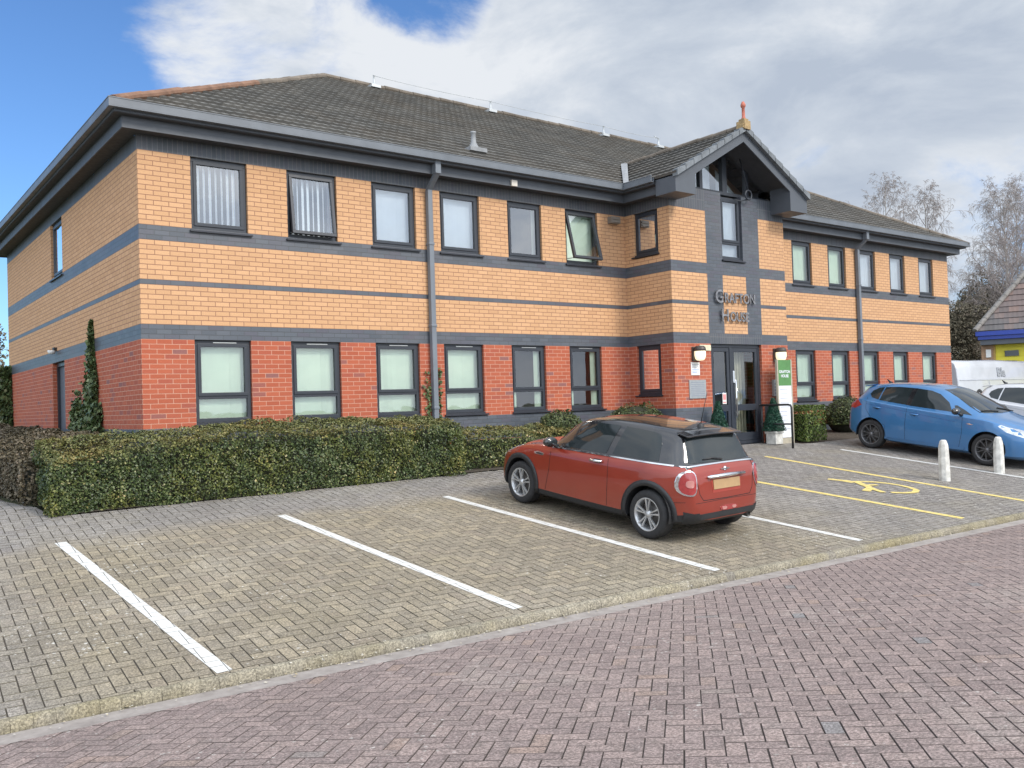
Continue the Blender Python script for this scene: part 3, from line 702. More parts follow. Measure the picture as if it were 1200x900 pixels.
# side door on the left wall
m = MB(); TL = T_left(0)
wbox(m, TL, 5.43, 6.59, -.2, -.13, -.05, H0-.004)
sdoor = m.build('side_door', simple('door_grey_blue', (.09, .105, .13), .4), BL)
m = MB(); wbox(m, TL, 5.425, 5.49, -.13, -.08, -.05, H0-.005); wbox(m, TL, 6.53, 6.595, -.13, -.08, -.05, H0-.005); wbox(m, TL, 5.49, 6.53, -.13, -.08, 2.12, H0-.005); m.build('door_frame', SILL, sdoor, keep=False)
m = MB(); wbox(m, TL, 5.60, 5.68, -.13, -.105, .95, 1.25); m.build('lock_plate', CHROME, sdoor, keep=False)
m = MB(); wbox(m, TL, 6.1, 6.24, .001, .06, 2.44, 2.50); m.lathe([(0, 2.36), (.06, 2.37), (.075, 2.41), (.075, 2.44), (0, 2.441)], (-.09, 6.17, 0), 'z', 14, 1); m.build('door_lamp', [BLACKP, WHITEP], BL)

# eaves: soldier top is 41 courses; lower fascia, upper gutter
fas, sof, gut = MB(), MB(), MB()
def eave_run(T, a0, a1, e0, e1):
    """a0..a1 wall run; e0,e1: outward extension multiplier at each end (1 outer corner, -1 inner corner, 0 none)"""
    def ext(d): return a0-e0*d, a1+e1*d
    def strip(mm, d0, d1, z0, z1):
        A0, A1 = ext(d0); B0, B1 = ext(d1)
        P = [T(A0, d0, z0), T(A1, d0, z0), T(B0, d1, z0), T(B1, d1, z0), T(A0, d0, z1), T(A1, d0, z1), T(B0, d1, z1), T(B1, d1, z1)]
        mm.hexa(P)
    strip(sof, .001, .25, 5.277, 5.292); strip(fas, .252, .275, 5.262, 5.44); strip(sof, .277, .40, 5.432, 5.446); strip(fas, .402, .412, 5.44, 5.53)
    strip(gut, .414, .50, 5.478, 5.495); strip(gut, .478, .50, 5.496, 5.60); strip(gut, .414, .43, 5.496, 5.57); strip(gut, .474, .506, 5.601, 5.615)
eave_run(T_front(0), 0, X1, 1, -1)
eave_run(T_left(0), 0, YD, 1, 1)
eave_run(T_left(X1), YP, 0, 0, -1); eave_run(T_right(XR-.24), YP, 0, 0, -1)
eave_run(T_front(0), XR, X3, -1, 1); eave_run(T_right(X3), 0, YD, 1, 1); eave_run(T_back(YD), 0, X3, 1, 1)
fas.build('fascia', FASCIA, BL, recalc=True); sof.build('soffit', SOFFIT, BL, recalc=True); gut.build('gutter', GUTTER, BL, recalc=True)
# gable verge of the porch: boxed ends, barge boards, soffit
YF = -1.84
m = MB()
for s in (0, 1):
    xa, xb = (EX0+.02, 10.38) if s == 0 else (13.56, EX1-.02)
    xo = xa if s == 0 else xb; xi = xb if s == 0 else xa
    zb = 5.19
    # boxed end with sloping top
    ztop = lambda x: zporch(x)-.045
    P = [(xa, YF, zb), (xb, YF, zb), (xa, YP-.001, zb), (xb, YP-.001, zb), (xa, YF, ztop(xa)), (xb, YF, ztop(xb)), (xa, YP-.001, ztop(xa)), (xb, YP-.001, ztop(xb))]
    m.hexa(P)
    # barge board up to the apex
    xs, xe = (xi, AX) if s == 0 else (AX, xi)
    q = []
    P = [(xs, YF, ztop(xs)-.24), (xe, YF, ztop(xe)-.24), (xs, YF+.03, ztop(xs)-.24), (xe, YF+.03, ztop(xe)-.24), (xs, YF, ztop(xs)-.001), (xe, YF, ztop(xe)-.001), (xs, YF+.03, ztop(xs)-.001), (xe, YF+.03, ztop(xe)-.001)]
    m.hexa(P)
m.build('barge_board', FASCIA, BL, recalc=True)
m = MB()
for xs, xe in ((10.38, AX), (AX, 13.56)):
    P = [(xs, YF+.031, zporch(xs)-.16), (xe, YF+.031, zporch(xe)-.16), (xs, YG+.1, zporch(xs)-.16), (xe, YG+.1, zporch(xe)-.16)]
    m.hexa(P+[(p[0], p[1], p[2]+.02) for p in P])
m.build('verge_soffit', SOFFIT, BL, recalc=True)
# vertical posts at the gable sides between wall top and roof
m = MB(); m.box(10.16, 10.44, YG-.02, YG+.1, zt_+.003, zporch(10.3)-.1); m.box(13.6, 13.98, YG-.02, YG+.1, zt_+.003, zporch(13.98)-.1); m.build('gable_cheek', SOLD, BL)

# roof tiles
TILE = Mat('concrete_tile'); a_ = TILE.attr()
c = TILE.ramp(a_, [(0, (.098, .096, .091)), (.5, (.125, .122, .115)), (.85, (.155, .15, .14)), (1, (.10, .096, .09))])
c = TILE.mix(TILE.rng(TILE.noise(.6, 6, .65), .45, .7, 0, .45), c, (.12, .095, .07)); c = TILE.mix(TILE.rng(TILE.noise(22, 5, .7), .58, .74, 0, .7), c, (.30, .29, .25)); c = TILE.mix(TILE.rng(TILE.noise(60, 4, .7), .4, .7, 0, .5), c, (.05, .048, .043))
TILE.col(c); TILE.set(Roughness=.9); TILE.bump(TILE.noise(70, 4, .7), .4, .006)
EDGE = simple('tile_edge_shade', (.045, .042, .038), .95)
def tile_roof(m, org, eu, ev, en, poly, gauge=.295, tw=.33):
    """poly in (u,v) plane coordinates; eu along the eave, ev up the slope, en normal"""
    org, eu, ev, en = map(Vector, (org, eu, ev, en))
    vmax = max(p[1] for p in poly); vmin = min(p[1] for p in poly)
    k = 0; v = vmin
    while v < vmax-.02:
        v1 = min(v+gauge, vmax)
        row = clip(clip(poly, 0, -1, -v), 0, 1, v1)
        if len(row) >= 3:
            u0 = min(p[0] for p in row); u1 = max(p[0] for p in row); off = (k % 2)*tw/2
            i0 = math.floor((u0-off)/tw); i1 = math.ceil((u1-off)/tw)
            for i in range(i0, i1):
                ua, ub = off+i*tw, off+(i+1)*tw
                tp = clip(clip(row, -1, 0, -ua), 1, 0, ub)
                if len(tp) < 3 or abs(area(tp)) < 1e-4: continue
                if area(tp) < 0: tp = tp[::-1]
                dz = random.uniform(-.003, .004); rn = random.random(); 
                def P(p, extra=0.):
                    h = .042*(1-(p[1]-v)/gauge)+.004+dz+extra
                    return org+eu*p[0]+ev*p[1]+en*h
                def prof(p): return .0045*math.cos(2*math.pi*(p[0]-ua)/(tw/2))
                # lower lip faces
                if i1-i0 < 200:
                    # profile: split the tile into 4 strips across
                    for q in range(4):
                        a, b = ua+tw*q/4, ua+tw*(q+1)/4
                        st = clip(clip(tp, -1, 0, -a), 1, 0, b)
                        if len(st) < 3 or abs(area(st)) < 1e-5: continue
                        m.face([P(p, prof(p)) for p in st], 0, rn, False)
                        lo = [p for p in st if abs(p[1]-v) < 1e-5]
                        if len(lo) >= 2:
                            A, B = min(lo), max(lo)
                            m.face([org+eu*A[0]+ev*A[1]+en*(-.012), org+eu*B[0]+ev*B[1]+en*(-.012), P(B, prof(B)), P(A, prof(A))], 0, rn)
        v += gauge; k += 1
th = math.atan(SL); ct, st_ = math.cos(th), math.sin(th)
OV = .45
mr_ = MB()
hx = (YD+2*OV)/2; lx = X3+2*OV; sl = hx/ct
tile_roof(mr_, (-OV, -OV, ZE), (1, 0, 0), (0, ct, st_), (0, -st_, ct), [(0, 0), (lx, 0), (lx-hx, sl), (hx, sl)])
tile_roof(mr_, (-OV, YD+OV, ZE), (0, -1, 0), (ct, 0, st_), (-st_, 0, ct), [(0, 0), (2*hx, 0), (hx, sl)])
tile_roof(mr_, (X3+OV, -OV, ZE), (0, 1, 0), (-ct, 0, st_), (st_, 0, ct), [(0, 0), (2*hx, 0), (hx, sl)])
mr_.face([(-OV, YD+OV, ZE), (X3+OV, YD+OV, ZE), (X3+OV-hx, hx-OV, ZE+SL*hx), (-OV+hx, hx-OV, ZE+SL*hx)][::-1], 0, .4)
roof = mr_.build('roof', TILE.m, BL)
m = MB(); YF2 = YF-.05; ph = (EX1-EX0)/2; vy = ph-OV
tile_roof(m, (EX0, YF2, ZE), (0, -1, 0), (ct, 0, st_), (-st_, 0, ct), [(-(-OV-YF2), 0), (0, 0), (0, ph/ct), (-(vy-YF2), ph/ct)])
tile_roof(m, (EX1, YF2, ZE), (0, 1, 0), (-ct, 0, st_), (st_, 0, ct), [(0, 0), ((-OV-YF2), 0), ((vy-YF2), ph/ct), (0, ph/ct)])
proof = m.build('porch_roof', TILE.m, BL)
# ridge, hip and verge tiles
RIDGE = simple('ridge_tile', (.15, .125, .10), .9, var=.35, scale=3, bump=.3)
RIDGER = simple('ridge_tile_rust', (.19, .105, .068), .9, var=.3, scale=4, bump=.3)
def ridge_tiles(m, p, q, rad=.10, L=.42, lift=.0, mi=0):
    p, q = Vector(p), Vector(q); d = (q-p); n = max(1, round(d.length/L)); d.normalize(); side = d.cross(Vector((0, 0, 1))).normalized(); upv = side.cross(d).normalized()
    L = (q-p).length/n
    for i in range(n):
        a = p+d*(i*L); b = p+d*((i+1)*L-.008); dz = random.uniform(-.006, .006); rn = random.random()
        ring = []
        for c0, rr in ((a, rad*1.06), (b, rad*.97)):
            ring.append([c0+side*rr*math.cos(t)+upv*(rr*.72*math.sin(t)-.03+lift+dz) for t in np.linspace(-.75, math.pi+.75, 9)])
        for j in range(8): m.face([ring[0][j], ring[0][j+1], ring[1][j+1], ring[1][j]], mi, rn, True)
        m.face(ring[0][::-1], mi, rn); m.face(ring[1], mi, rn)
zr = ZE+SL*hx; A = (-OV+hx, hx-OV, zr); B = (X3+OV-hx, hx-OV, zr)
m = MB(); ridge_tiles(m, A, B, lift=.05); ridge_tiles(m, Vector(A), Vector((-OV, -OV, ZE))*.45+Vector(A)*.55, lift=.05); ridge_tiles(m, Vector((-OV, -OV, ZE))*.45+Vector(A)*.55, (-OV+.02, -OV+.02, ZE+.02), lift=.05, mi=1)
ridge_tiles(m, A, (-OV, YD+OV, ZE), lift=.05); ridge_tiles(m, B, (X3+OV, -OV, ZE), lift=.05); ridge_tiles(m, B, (X3+OV, YD+OV, ZE), lift=.05)
m.build('ridge_tile', [RIDGE, RIDGER], roof, keep=False)
m = MB(); za = ZE+SL*ph; ridge_tiles(m, (AX, YF2+.02, za), (AX, vy+.1, za), lift=.05); m.build('ridge_tile', RIDGE, proof, keep=False)
m = MB()
for s in (-1, 1):   # verge cloak tiles stepping up the gable
    n = 9
    for i in range(n):
        x0 = (EX0 if s < 0 else EX1)-s*0+(-s)*(ph/n)*i; x1 = x0+(-s)*ph/n*1.05
        z0, z1 = zporch(x0), zporch(x1) if (x1-AX)*s > 0 else za
        up_ = .075; P = [(x0, YF2-.035, z0-.06), (x1, YF2-.035, z1-.06), (x0, YF2+.10, z0-.06), (x1, YF2+.10, z1-.06), (x0, YF2-.035, z0+up_), (x1, YF2-.035, z1+up_-.035), (x0, YF2+.10, z0+up_), (x1, YF2+.10, z1+up_-.035)]
        m.hexa(P)
m.build('verge_tile', simple('verge_grey', (.15, .165, .18), .8, var=.3, scale=4), proof, keep=False, recalc=True)
m = MB()   # finial on a bedded block
fx, fy, fz = AX, YF2+.03, za
m.box(fx-.10, fx+.10, fy-.10, fy+.12, fz-.04, fz+.14, 1); m.box(fx-.13, fx+.13, fy-.08, fy+.1, fz-.02, fz+.07, 1); m.box(fx-.07, fx+.07, fy-.07, fy+.08, fz+.141, fz+.19, 1)
m.lathe([(.0, .19), (.055, .191), (.05, .23), (.035, .26), (.032, .46), (.05, .475), (.055, .52), (.04, .56), (.03, .575), (.028, .59), (0, .6)], (fx, fy, fz-.02), 'z', 14, 0)
m.build('finial', [TERRA, LICH], proof, keep=False)
# lead valleys
m = MB(); m.face([(EX0-.10, -OV-.05, ZE+.065), (EX0+.06, -OV-.05, ZE+.085), (AX, vy-.1, za+.09), (AX-.12, vy, za+.06)]); m.face([(EX1+.10, -OV-.05, ZE+.065), (AX+.12, vy, za+.06), (AX, vy-.1, za+.09), (EX1-.06, -OV-.05, ZE+.085)])
m.build('valley_lead', LEAD, BL)
# soil vent, fall-arrest line
m = MB(); vx, vy_ = 6.5, .45; vz = ZE+SL*(vy_+OV); m.lathe([(.14, .03), (.10, .09), (.055, .18), (.05, .36), (.06, .37), (.06, .40), (0, .41)], (vx, vy_, vz), 'z', 14); m.box(vx-.2, vx+.2, vy_-.18, vy_+.12, vz-.03, vz+.05)
m.build('soil_vent', LEAD, BL)
m = MB(); cp = []
for px_ in (7.3, 10.92, 15.17, 17.57):
    m.lathe([(.10, .06), (.06, .12), (.025, .15), (.02, .34), (.03, .35), (0, .36)], (px_, hx-OV-.25, zr-.14), 'z', 10); m.box(px_-.13, px_+.13, hx-OV-.37, hx-OV-.13, zr-.12, zr-.05); cp.append(Vector((px_, hx-OV-.25, zr+.2)))
for i in range(3):
    L = []
    for t in np.linspace(0, 1, 9): p = cp[i].lerp(cp[i+1], t); p.z -= .10*math.sin(math.pi*t)*.3; L.append(p)
    m.tube(L, .007, 5)
m.tube([cp[3], cp[3]+Vector((-.2, 0, .05))], .012, 6)
m.build('roof_safety_line', simple('galvanised', (.45, .47, .48), .5, metal=.4), BL)
# downpipes
for px_ in (5.09, 19.07):
    m = MB(); m.box(px_-.05, px_+.05, -.12, -.02, zpark(px_, -.2)-.1, 5.02); m.box(px_-.06, px_+.06, -.13, -.01, 4.0, 4.05); m.box(px_-.06, px_+.06, -.13, -.01, 2.5, 2.55); m.box(px_-.06, px_+.06, -.13, -.01, 1.0, 1.05)
    P = [(px_-.05, -.12, 5.02), (px_+.05, -.12, 5.02), (px_-.05, -.02, 5.02), (px_+.05, -.02, 5.02), (px_-.05, -.40, 5.25), (px_+.05, -.40, 5.25), (px_-.05, -.29, 5.25), (px_+.05, -.29, 5.25)]
    m.hexa(P); m.box(px_-.06, px_+.06, -.42, -.28, 5.251, 5.49); m.build('downpipe', PIPE, BL, bevel=.01)
# vents and boxes on the wall
m = MB(); m.box(9.64, 9.90, -.13, -.001, 4.85, 4.99); m.box(9.66, 9.88, -.15, -.131, 4.87, 4.90); m.box(9.66, 9.88, -.15, -.131, 4.93, 4.96); m.build('wall_vent', simple('vent_brown', (.22, .19, .16), .7), BL)
m = MB(); m.box(6.83, 6.97, -.32, -.278, 5.26, 5.38); m.build('sensor_box', simple('sensor_cream', (.6, .56, .5), .6), BL, bevel=.006)
# lamps beside the door
LAMP = Mat('lit_lamp'); LAMP.col((.85, .8, .62)); LAMP.set(Emission_Color=(1, .86, .55, 1), Emission_Strength=.75, Roughness=.35)
for lx_ in (10.80, 13.56):
    m = MB(); m.lathe([(0, 2.14), (.08, 2.135), (.115, 2.11), (.125, 2.06), (.126, 2.03), (0, 2.029)], (lx_, YP-.13, 0), 'z', 18); m.box(lx_-.115, lx_+.115, YP-.04, YP-.001, 1.82, 2.12)
    l = m.build('wall_lamp', simple('lamp_brown', (.05, .04, .035), .5), BL)
    m = MB(); m.lathe([(.118, 2.028), (.118, 1.93), (.10, 1.865), (.07, 1.835), (0, 1.828)], (lx_, YP-.13, 0), 'z', 18); m.build('lamp_diffuser', LAMP.m, l, keep=False)
m = MB(); m.box(10.93, 11.28, YP-.022, YP-.001, 2.05, 2.17); m.build('small_sign', simple('cream_sign', (.62, .58, .42), .6), BL)
INK = simple('grey_ink', (.22, .24, .30), .7)
m = MB(); m.box(10.64, 10.91, YP-.012, YP-.001, 1.53, 1.80)
for i, z in enumerate((1.75, 1.715, 1.68, 1.645, 1.61, 1.58)): m.box(10.67, 10.88-.03*(i % 3), YP-.0135, YP-.0121, z, z+.012, 1 if i < 3 else 2)
m.build('paper_notice', [WHITEP, INK, simple('blue_ink', (.2, .32, .6), .7)], BL)
m = MB(); m.box(10.56, 11.08, YP-.02, YP-.001, 1.04, 1.43)
for i in range(8): m.box(10.61, 11.03, YP-.0215, YP-.0201, 1.09+i*.04, 1.102+i*.04, 1)
m.build('steel_plaque', [STEEL, INK], BL)
m = MB(); m.box(13.36, 13.58, YP-.05, YP-.001, 1.03, 1.41)
for i in range(4): m.box(13.39, 13.55, YP-.052, YP-.0501, 1.08+i*.07, 1.12+i*.07, 1)
m.build('entry_panel', [STEEL, INK], BL)
# raised metal lettering
def text_obj(name, body, size, loc, rot, mat, parent, extr=.01, sx=1., align='LEFT', bold=0.):
    cu = bpy.data.curves.new(name, 'FONT'); cu.body = body; cu.size = size; cu.extrude = extr; cu.align_x = align; cu.offset = bold
    t = bpy.data.objects.new(name, cu); COL.objects.link(t); bpy.context.view_layer.update()
    me = bpy.data.meshes.new_from_object(t.evaluated_get(bpy.context.evaluated_depsgraph_get())); bpy.data.objects.remove(t)
    M4 = Matrix.Translation(loc) @ rot.to_matrix().to_4x4() @ Matrix.Diagonal((sx, 1, 1, 1))
    me.transform(M4); me.materials.clear(); me.materials.append(mat); return me
from mathutils import Euler
LET = simple('aged_metal_letters', (.30, .29, .29), .22, metal=.9, var=.5, scale=14)
ef = Euler((R(90), 0, 0)); bmj = bmesh.new()
for body, sz, x, z in (('G', .40, 11.44, 3.09), ('RAFTON', .30, 11.74, 3.10), ('H', .38, 11.62, 2.69), ('OUSE', .29, 11.91, 2.70)):
    me = text_obj('t', body, sz, Vector((x, YP-.05, z)), ef, LET, None, extr=.014, sx=.90 if len(body) > 1 else .95, bold=.005)
    bmj.from_mesh(me)
me = bpy.data.meshes.new('sign_lettering'); bmj.to_mesh(me); bmj.free(); me.materials.append(LET)
o = bpy.data.objects.new('sign_lettering', me); COL.objects.link(o); parent_to(o, BL)
m = MB()
for x, z in ((11.5, 3.2), (11.85, 3.2), (12.4, 3.2), (12.75, 3.2), (11.7, 2.8), (12.1, 2.8), (12.5, 2.8)): m.tube([(x, YP-.03, z), (x, YP, z)], .006, 5)
m.build('letter_fixing', STEEL, BL)

# ================================================================== entrance things
T_ = empty('totem_sign', (13.35, -1.62, zpark(13.35, -1.62)))
tag(T_, 'tall narrow green and white sign board standing right of the entrance door', 'sign')
GREEN = simple('sign_green', (.085, .22, .07), .5); SWHITE = simple('sign_white', (.72, .74, .78), .5, var=.03)
tz = zpark(13.35, -1.62)
m = MB(); m.box(13.14, 13.60, -1.64, -1.60, .10, 1.26); m.build('white_panel', SWHITE, T_)
m = MB(); m.box(13.14, 13.60, -1.641, -1.599, 1.262, 1.84); m.build('green_panel', GREEN, T_)
m = MB(); m.box(13.10, 13.139, -1.645, -1.595, tz-.05, 1.85); m.box(13.601, 13.64, -1.645, -1.595, tz-.05, 1.85); m.box(13.14, 13.60, -1.63, -1.61, tz-.02, .098); m.build('sign_post', simple('post_sand', (.40, .36, .28), .5), T_)
bmj = bmesh.new()
for body, sz, z in (('GRAFTON', .088, 1.545), ('HOUSE', .088, 1.45)):
    me = text_obj('t', body, sz, Vector((13.37, -1.6445, z)), ef, SWHITE, None, extr=.001, align='CENTER', sx=.98, bold=.002); bmj.from_mesh(me)
me = bpy.data.meshes.new('sign_text'); bmj.to_mesh(me); bmj.free(); me.materials.append(SWHITE); o = bpy.data.objects.new('sign_text', me); COL.objects.link(o); parent_to(o, T_)
m = MB()
for i in range(10):
    z = 1.14-i*.098; m.box(13.15, 13.59, -1.6425, -1.641, z, z+.004); m.box(13.18, 13.42+.1*random.random(), -1.6425, -1.641, z+.028, z+.046)
m.build('tenant_lines', simple('pale_print', (.45, .47, .54), .6), T_)
# handrail
hz = zpark(12.9, -2.2)
Hr = empty('handrail', (13.0, -1.75, hz)); tag(Hr, 'black tubular handrail with two rails beside the entrance door', 'handrail')
hy = -2.15; hx1 = 12.86
m = MB()
m.tube([(hx1, YP-.02, .84), (hx1, hy+.08, .84), (hx1, hy+.025, .825), (hx1, hy, .78), (hx1, hy, hz-.05)], .024, 10)
m.build('rail_frame', BLACKP, Hr); m = MB(); m.tube([(hx1, YP-.02, .42), (hx1, hy, .42)], .018, 8); m.build('mid_rail', BLACKP, Hr); m = MB(); m.tube([(hx1, YP-.07, .84), (hx1, YP-.07, hz)], .022, 8); m.build('post', BLACKP, Hr)
def leaf_quads(P, Nn, size, asp=.6, jitter=.9, rg=rng):
    n = len(P); d = Nn + rg.normal(0, jitter, (n, 3)); d /= np.linalg.norm(d, axis=1)[:, None]
    t = rg.normal(0, 1, (n, 3)); t -= (t*d).sum(1)[:, None]*d; t /= np.linalg.norm(t, axis=1)[:, None]+1e-9; b = np.cross(d, t)
    s = (size*rg.uniform(.6, 1.35, n))[:, None]
    return np.stack([P-t*s*.5, P+b*s*.5*asp-t*s*.05, P+t*s*.5, P-b*s*.5*asp-t*s*.05], axis=1)
# potted cone shrubs by the door
CONEG = leafmat('cone_needle', [(0, (.008, .035, .022)), (.6, (.012, .06, .038)), (1, (.03, .10, .055))])
def pot_cone(x, y, label):
    z = zpark(x, y); r = empty('potted_conifer', (x, y, z)); tag(r, label, 'potted plant', 'cone shrubs in pots either side of the door')
    m = MB(); m.box(x-.13, x+.13, y-.13, y+.13, z, z+.24); m.box(x-.15, x+.15, y-.15, y+.15, z+.24, z+.29); m.build('pot', CONC, r, bevel=.01)
    n = 5000; h = rng.uniform(0, 1, n)**1.1; th_ = rng.uniform(0, 6.283, n); rad = (.22*(1-h)+.035)*rng.uniform(.75, 1.05, n)
    P = np.stack([x+rad*np.cos(th_), y+rad*np.sin(th_), z+.30+h*.72], 1); Nn = np.stack([np.cos(th_), np.sin(th_), np.full(n, .35)], 1)
    quads_obj('foliage', leaf_quads(P, Nn, .045, .35), CONEG, rng.uniform(0, 1, n), r)
    m = MB(); m.lathe([(.03, z+.29), (.17, z+.3), (.02, z+.98)], (x, y, 0), 'z', 12); m.build('stem_core', simple('cone_core', (.006, .02, .012), .9), r)
pot_cone(13.0, -1.58, 'dark green cone shrub in a pale square pot right of the entrance door')
pot_cone(11.12, -1.58, 'dark green cone shrub left of the entrance door, half hidden by the red car')

# ================================================================== hedges and shrubs
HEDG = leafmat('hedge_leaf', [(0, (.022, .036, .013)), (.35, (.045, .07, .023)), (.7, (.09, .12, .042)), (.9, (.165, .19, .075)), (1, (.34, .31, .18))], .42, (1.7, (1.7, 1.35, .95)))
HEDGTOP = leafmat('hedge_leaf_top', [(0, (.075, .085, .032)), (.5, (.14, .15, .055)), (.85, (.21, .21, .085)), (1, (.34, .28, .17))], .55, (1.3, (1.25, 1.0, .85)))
HEDGB = leafmat('hedge_brown', [(0, (.05, .042, .025)), (.4, (.09, .075, .042)), (.75, (.13, .105, .07)), (1, (.24, .19, .14))], .6)
HEDGL = leafmat('hedge_lime', [(0, (.035, .06, .012)), (.5, (.085, .13, .024)), (.85, (.16, .20, .045)), (1, (.20, .17, .06))], .5)
SHRB = leafmat('shrub_leaf', [(0, (.025, .04, .014)), (.5, (.055, .075, .024)), (.85, (.10, .12, .04)), (1, (.2, .17, .08))], .5)
CORE = simple('hedge_core', (.016, .018, .008), .95)
def hnoise(P, sc, seed=0.):
    return np.array([noise.noise(Vector((p[0]*sc+seed, p[1]*sc, p[2]*sc))) for p in P])
def hedge(name, label, x0, x1, y0, y1, zbase, ztop, mats, dens=2600, size=.04, topfn=None, grp='clipped hedges in front of the building', bulge=.09, sides='fblrt', seed=0, cat='hedge'):
    """clipped hedge: leaf shell over a dark twiggy core. ztop(x,y), zbase(x,y)"""
    rg = np.random.default_rng(100+seed)
    h = ztop((x0+x1)/2, (y0+y1)/2)-zbase((x0+x1)/2, (y0+y1)/2)
    faces = {'f': (x1-x0)*h, 'b': (x1-x0)*h*.3, 'l': (y1-y0)*h, 'r': (y1-y0)*h, 't': (x1-x0)*(y1-y0)}
    Ps, Ns, Ms = [], [], []
    for s, a in faces.items():
        if s not in sides: continue
        n = int(a*dens); u, v = rg.uniform(0, 1, n), rg.uniform(0, 1, n)
        if s == 'f': P = np.stack([x0+u*(x1-x0), np.full(n, y0), v], 1); Nn = (0, -1, 0)
        if s == 'b': P = np.stack([x0+u*(x1-x0), np.full(n, y1), v], 1); Nn = (0, 1, 0)
        if s == 'l': P = np.stack([np.full(n, x0), y0+u*(y1-y0), v], 1); Nn = (-1, 0, 0)
        if s == 'r': P = np.stack([np.full(n, x1), y0+u*(y1-y0), v], 1); Nn = (1, 0, 0)
        if s == 't': P = np.stack([x0+u*(x1-x0), y0+v*(y1-y0), np.full(n, 1.)], 1); Nn = (0, 0, 1)
        for i in range(n):
            zb, zt = zbase(P[i, 0], P[i, 1]), ztop(P[i, 0], P[i, 1]); P[i, 2] = zb+.0+(zt-zb)*P[i, 2]
        Nn = np.tile(np.array(Nn, float), (n, 1))
        nz = hnoise(P, 1.1, seed+2)*.7+hnoise(P, 2.6, seed)*.8+hnoise(P, 7., seed+5)*.5
        hr = (P[:, 2]-zbase(P[0, 0], P[0, 1]))
        inset = np.zeros(n)
        if s != 't': inset = -np.clip(.06-hr, 0, .06)*.5 - np.clip(P[:, 2]-(np.array([ztop(p[0], p[1]) for p in P])-.12), 0, .12)*.55
        P = P+Nn*(nz*bulge*(.8 if s == 't' else 1.1)+inset-rg.exponential(.022, n)+.01)[:, None]
        P[:, 2] = np.maximum(P[:, 2], np.array([zbase(p[0], p[1]) for p in P])+.015)
        Ps.append(P); Ns.append(Nn+np.array([0, 0, .35])); 
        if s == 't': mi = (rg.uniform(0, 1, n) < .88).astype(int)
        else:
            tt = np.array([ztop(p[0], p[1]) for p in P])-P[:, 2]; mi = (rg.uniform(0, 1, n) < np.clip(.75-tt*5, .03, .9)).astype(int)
        Ms.append(mi)
    P = np.concatenate(Ps); Nn = np.concatenate(Ns); mi = np.concatenate(Ms); n = len(P)
    r = empty(name, ((x0+x1)/2, (y0+y1)/2, zbase((x0+x1)/2, (y0+y1)/2))); tag(r, label, cat, grp)
    clump = np.clip(hnoise(P, 3.3, seed+9)*.5+hnoise(P, 11, seed+19)*.25, -.4, .4)
    quads_obj('foliage', leaf_quads(P, Nn, size, .62, .75, rg), mats, np.clip(rg.beta(1.7, 2.2, n)+clump*.5, 0, 1)**1.0, r, matidx=mi)
    m = MB(); ins = .20; nx = max(2, int((x1-x0)/.3))
    for i in range(nx):
        xa, xb = x0+ins+(x1-x0-2*ins)*i/nx, x0+ins+(x1-x0-2*ins)*(i+1)/nx; ya, yb = y0+ins, y1-ins
        m.hexa([(xa, ya, zbase(xa, ya)), (xb, ya, zbase(xb, ya)), (xa, yb, zbase(xa, yb)), (xb, yb, zbase(xb, yb)), (xa, ya, ztop(xa, ya)-ins), (xb, ya, ztop(xb, ya)-ins), (xa, yb, ztop(xa, yb)-ins), (xb, yb, ztop(xb, yb)-ins)])
    m.build('twig_core', CORE, r)
    return r
ztop1 = lambda x, y: .53+.23*max(0, min(1, (x+1.5)/2.4))+(.24-.12*max(0, min(1, (x+1.5)/2.4)))*(y+1.38)
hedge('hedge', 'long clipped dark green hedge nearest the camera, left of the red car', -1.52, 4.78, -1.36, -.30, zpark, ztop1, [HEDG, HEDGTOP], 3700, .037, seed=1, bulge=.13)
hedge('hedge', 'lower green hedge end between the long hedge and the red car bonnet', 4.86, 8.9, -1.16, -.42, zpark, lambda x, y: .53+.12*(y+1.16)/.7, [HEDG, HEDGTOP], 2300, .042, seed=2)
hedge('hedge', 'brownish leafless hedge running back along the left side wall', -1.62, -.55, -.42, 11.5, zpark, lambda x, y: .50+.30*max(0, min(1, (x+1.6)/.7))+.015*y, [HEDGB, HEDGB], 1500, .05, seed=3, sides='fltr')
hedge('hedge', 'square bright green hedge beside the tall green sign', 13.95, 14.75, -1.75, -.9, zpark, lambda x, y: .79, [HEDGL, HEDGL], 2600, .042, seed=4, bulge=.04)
def shrub(label, c, rad, n, mats, size, grp='rounded shrubs near the entrance', seed=0, lift=.0):
    rg = np.random.default_rng(300+seed); d = rg.normal(0, 1, (n, 3)); d /= np.linalg.norm(d, axis=1)[:, None]
    sc = rg.uniform(.82, 1.02, n)
    P = d*np.array(rad)*sc[:, None]
    P += d*(hnoise(P+np.array(c), 4.)*.12)[:, None]
    P = P+np.array(c); zb = zpark(c[0], c[1]); P[:, 2] = np.maximum(P[:, 2], zb+lift)
    r = empty('shrub', (c[0], c[1], zb)); tag(r, label, 'shrub', grp)
    quads_obj('foliage', leaf_quads(P, d, size, .6, .7, rg), mats, rg.beta(1.7, 2, n), r)
    m = MB(); m.lathe([(max(.001, .88*rad[0]*math.cos(t)), c[2]+.88*rad[2]*math.sin(t)) for t in np.linspace(-1.5, 1.57, 9)], (c[0], c[1], 0), 'z', 16)
    m.v = [(v[0], c[1]+(v[1]-c[1])*rad[1]/rad[0], v[2]) for v in m.v]
    m.tube([(c[0], c[1], zb-.05), (c[0], c[1], c[2])], .04, 6); m.build('twig_core', CORE, r)
shrub('rounded green shrub against the wall behind the red car bonnet', (7.62, -.55, .42), (.52, .42, .50), 7000, SHRB, .045, seed=1)
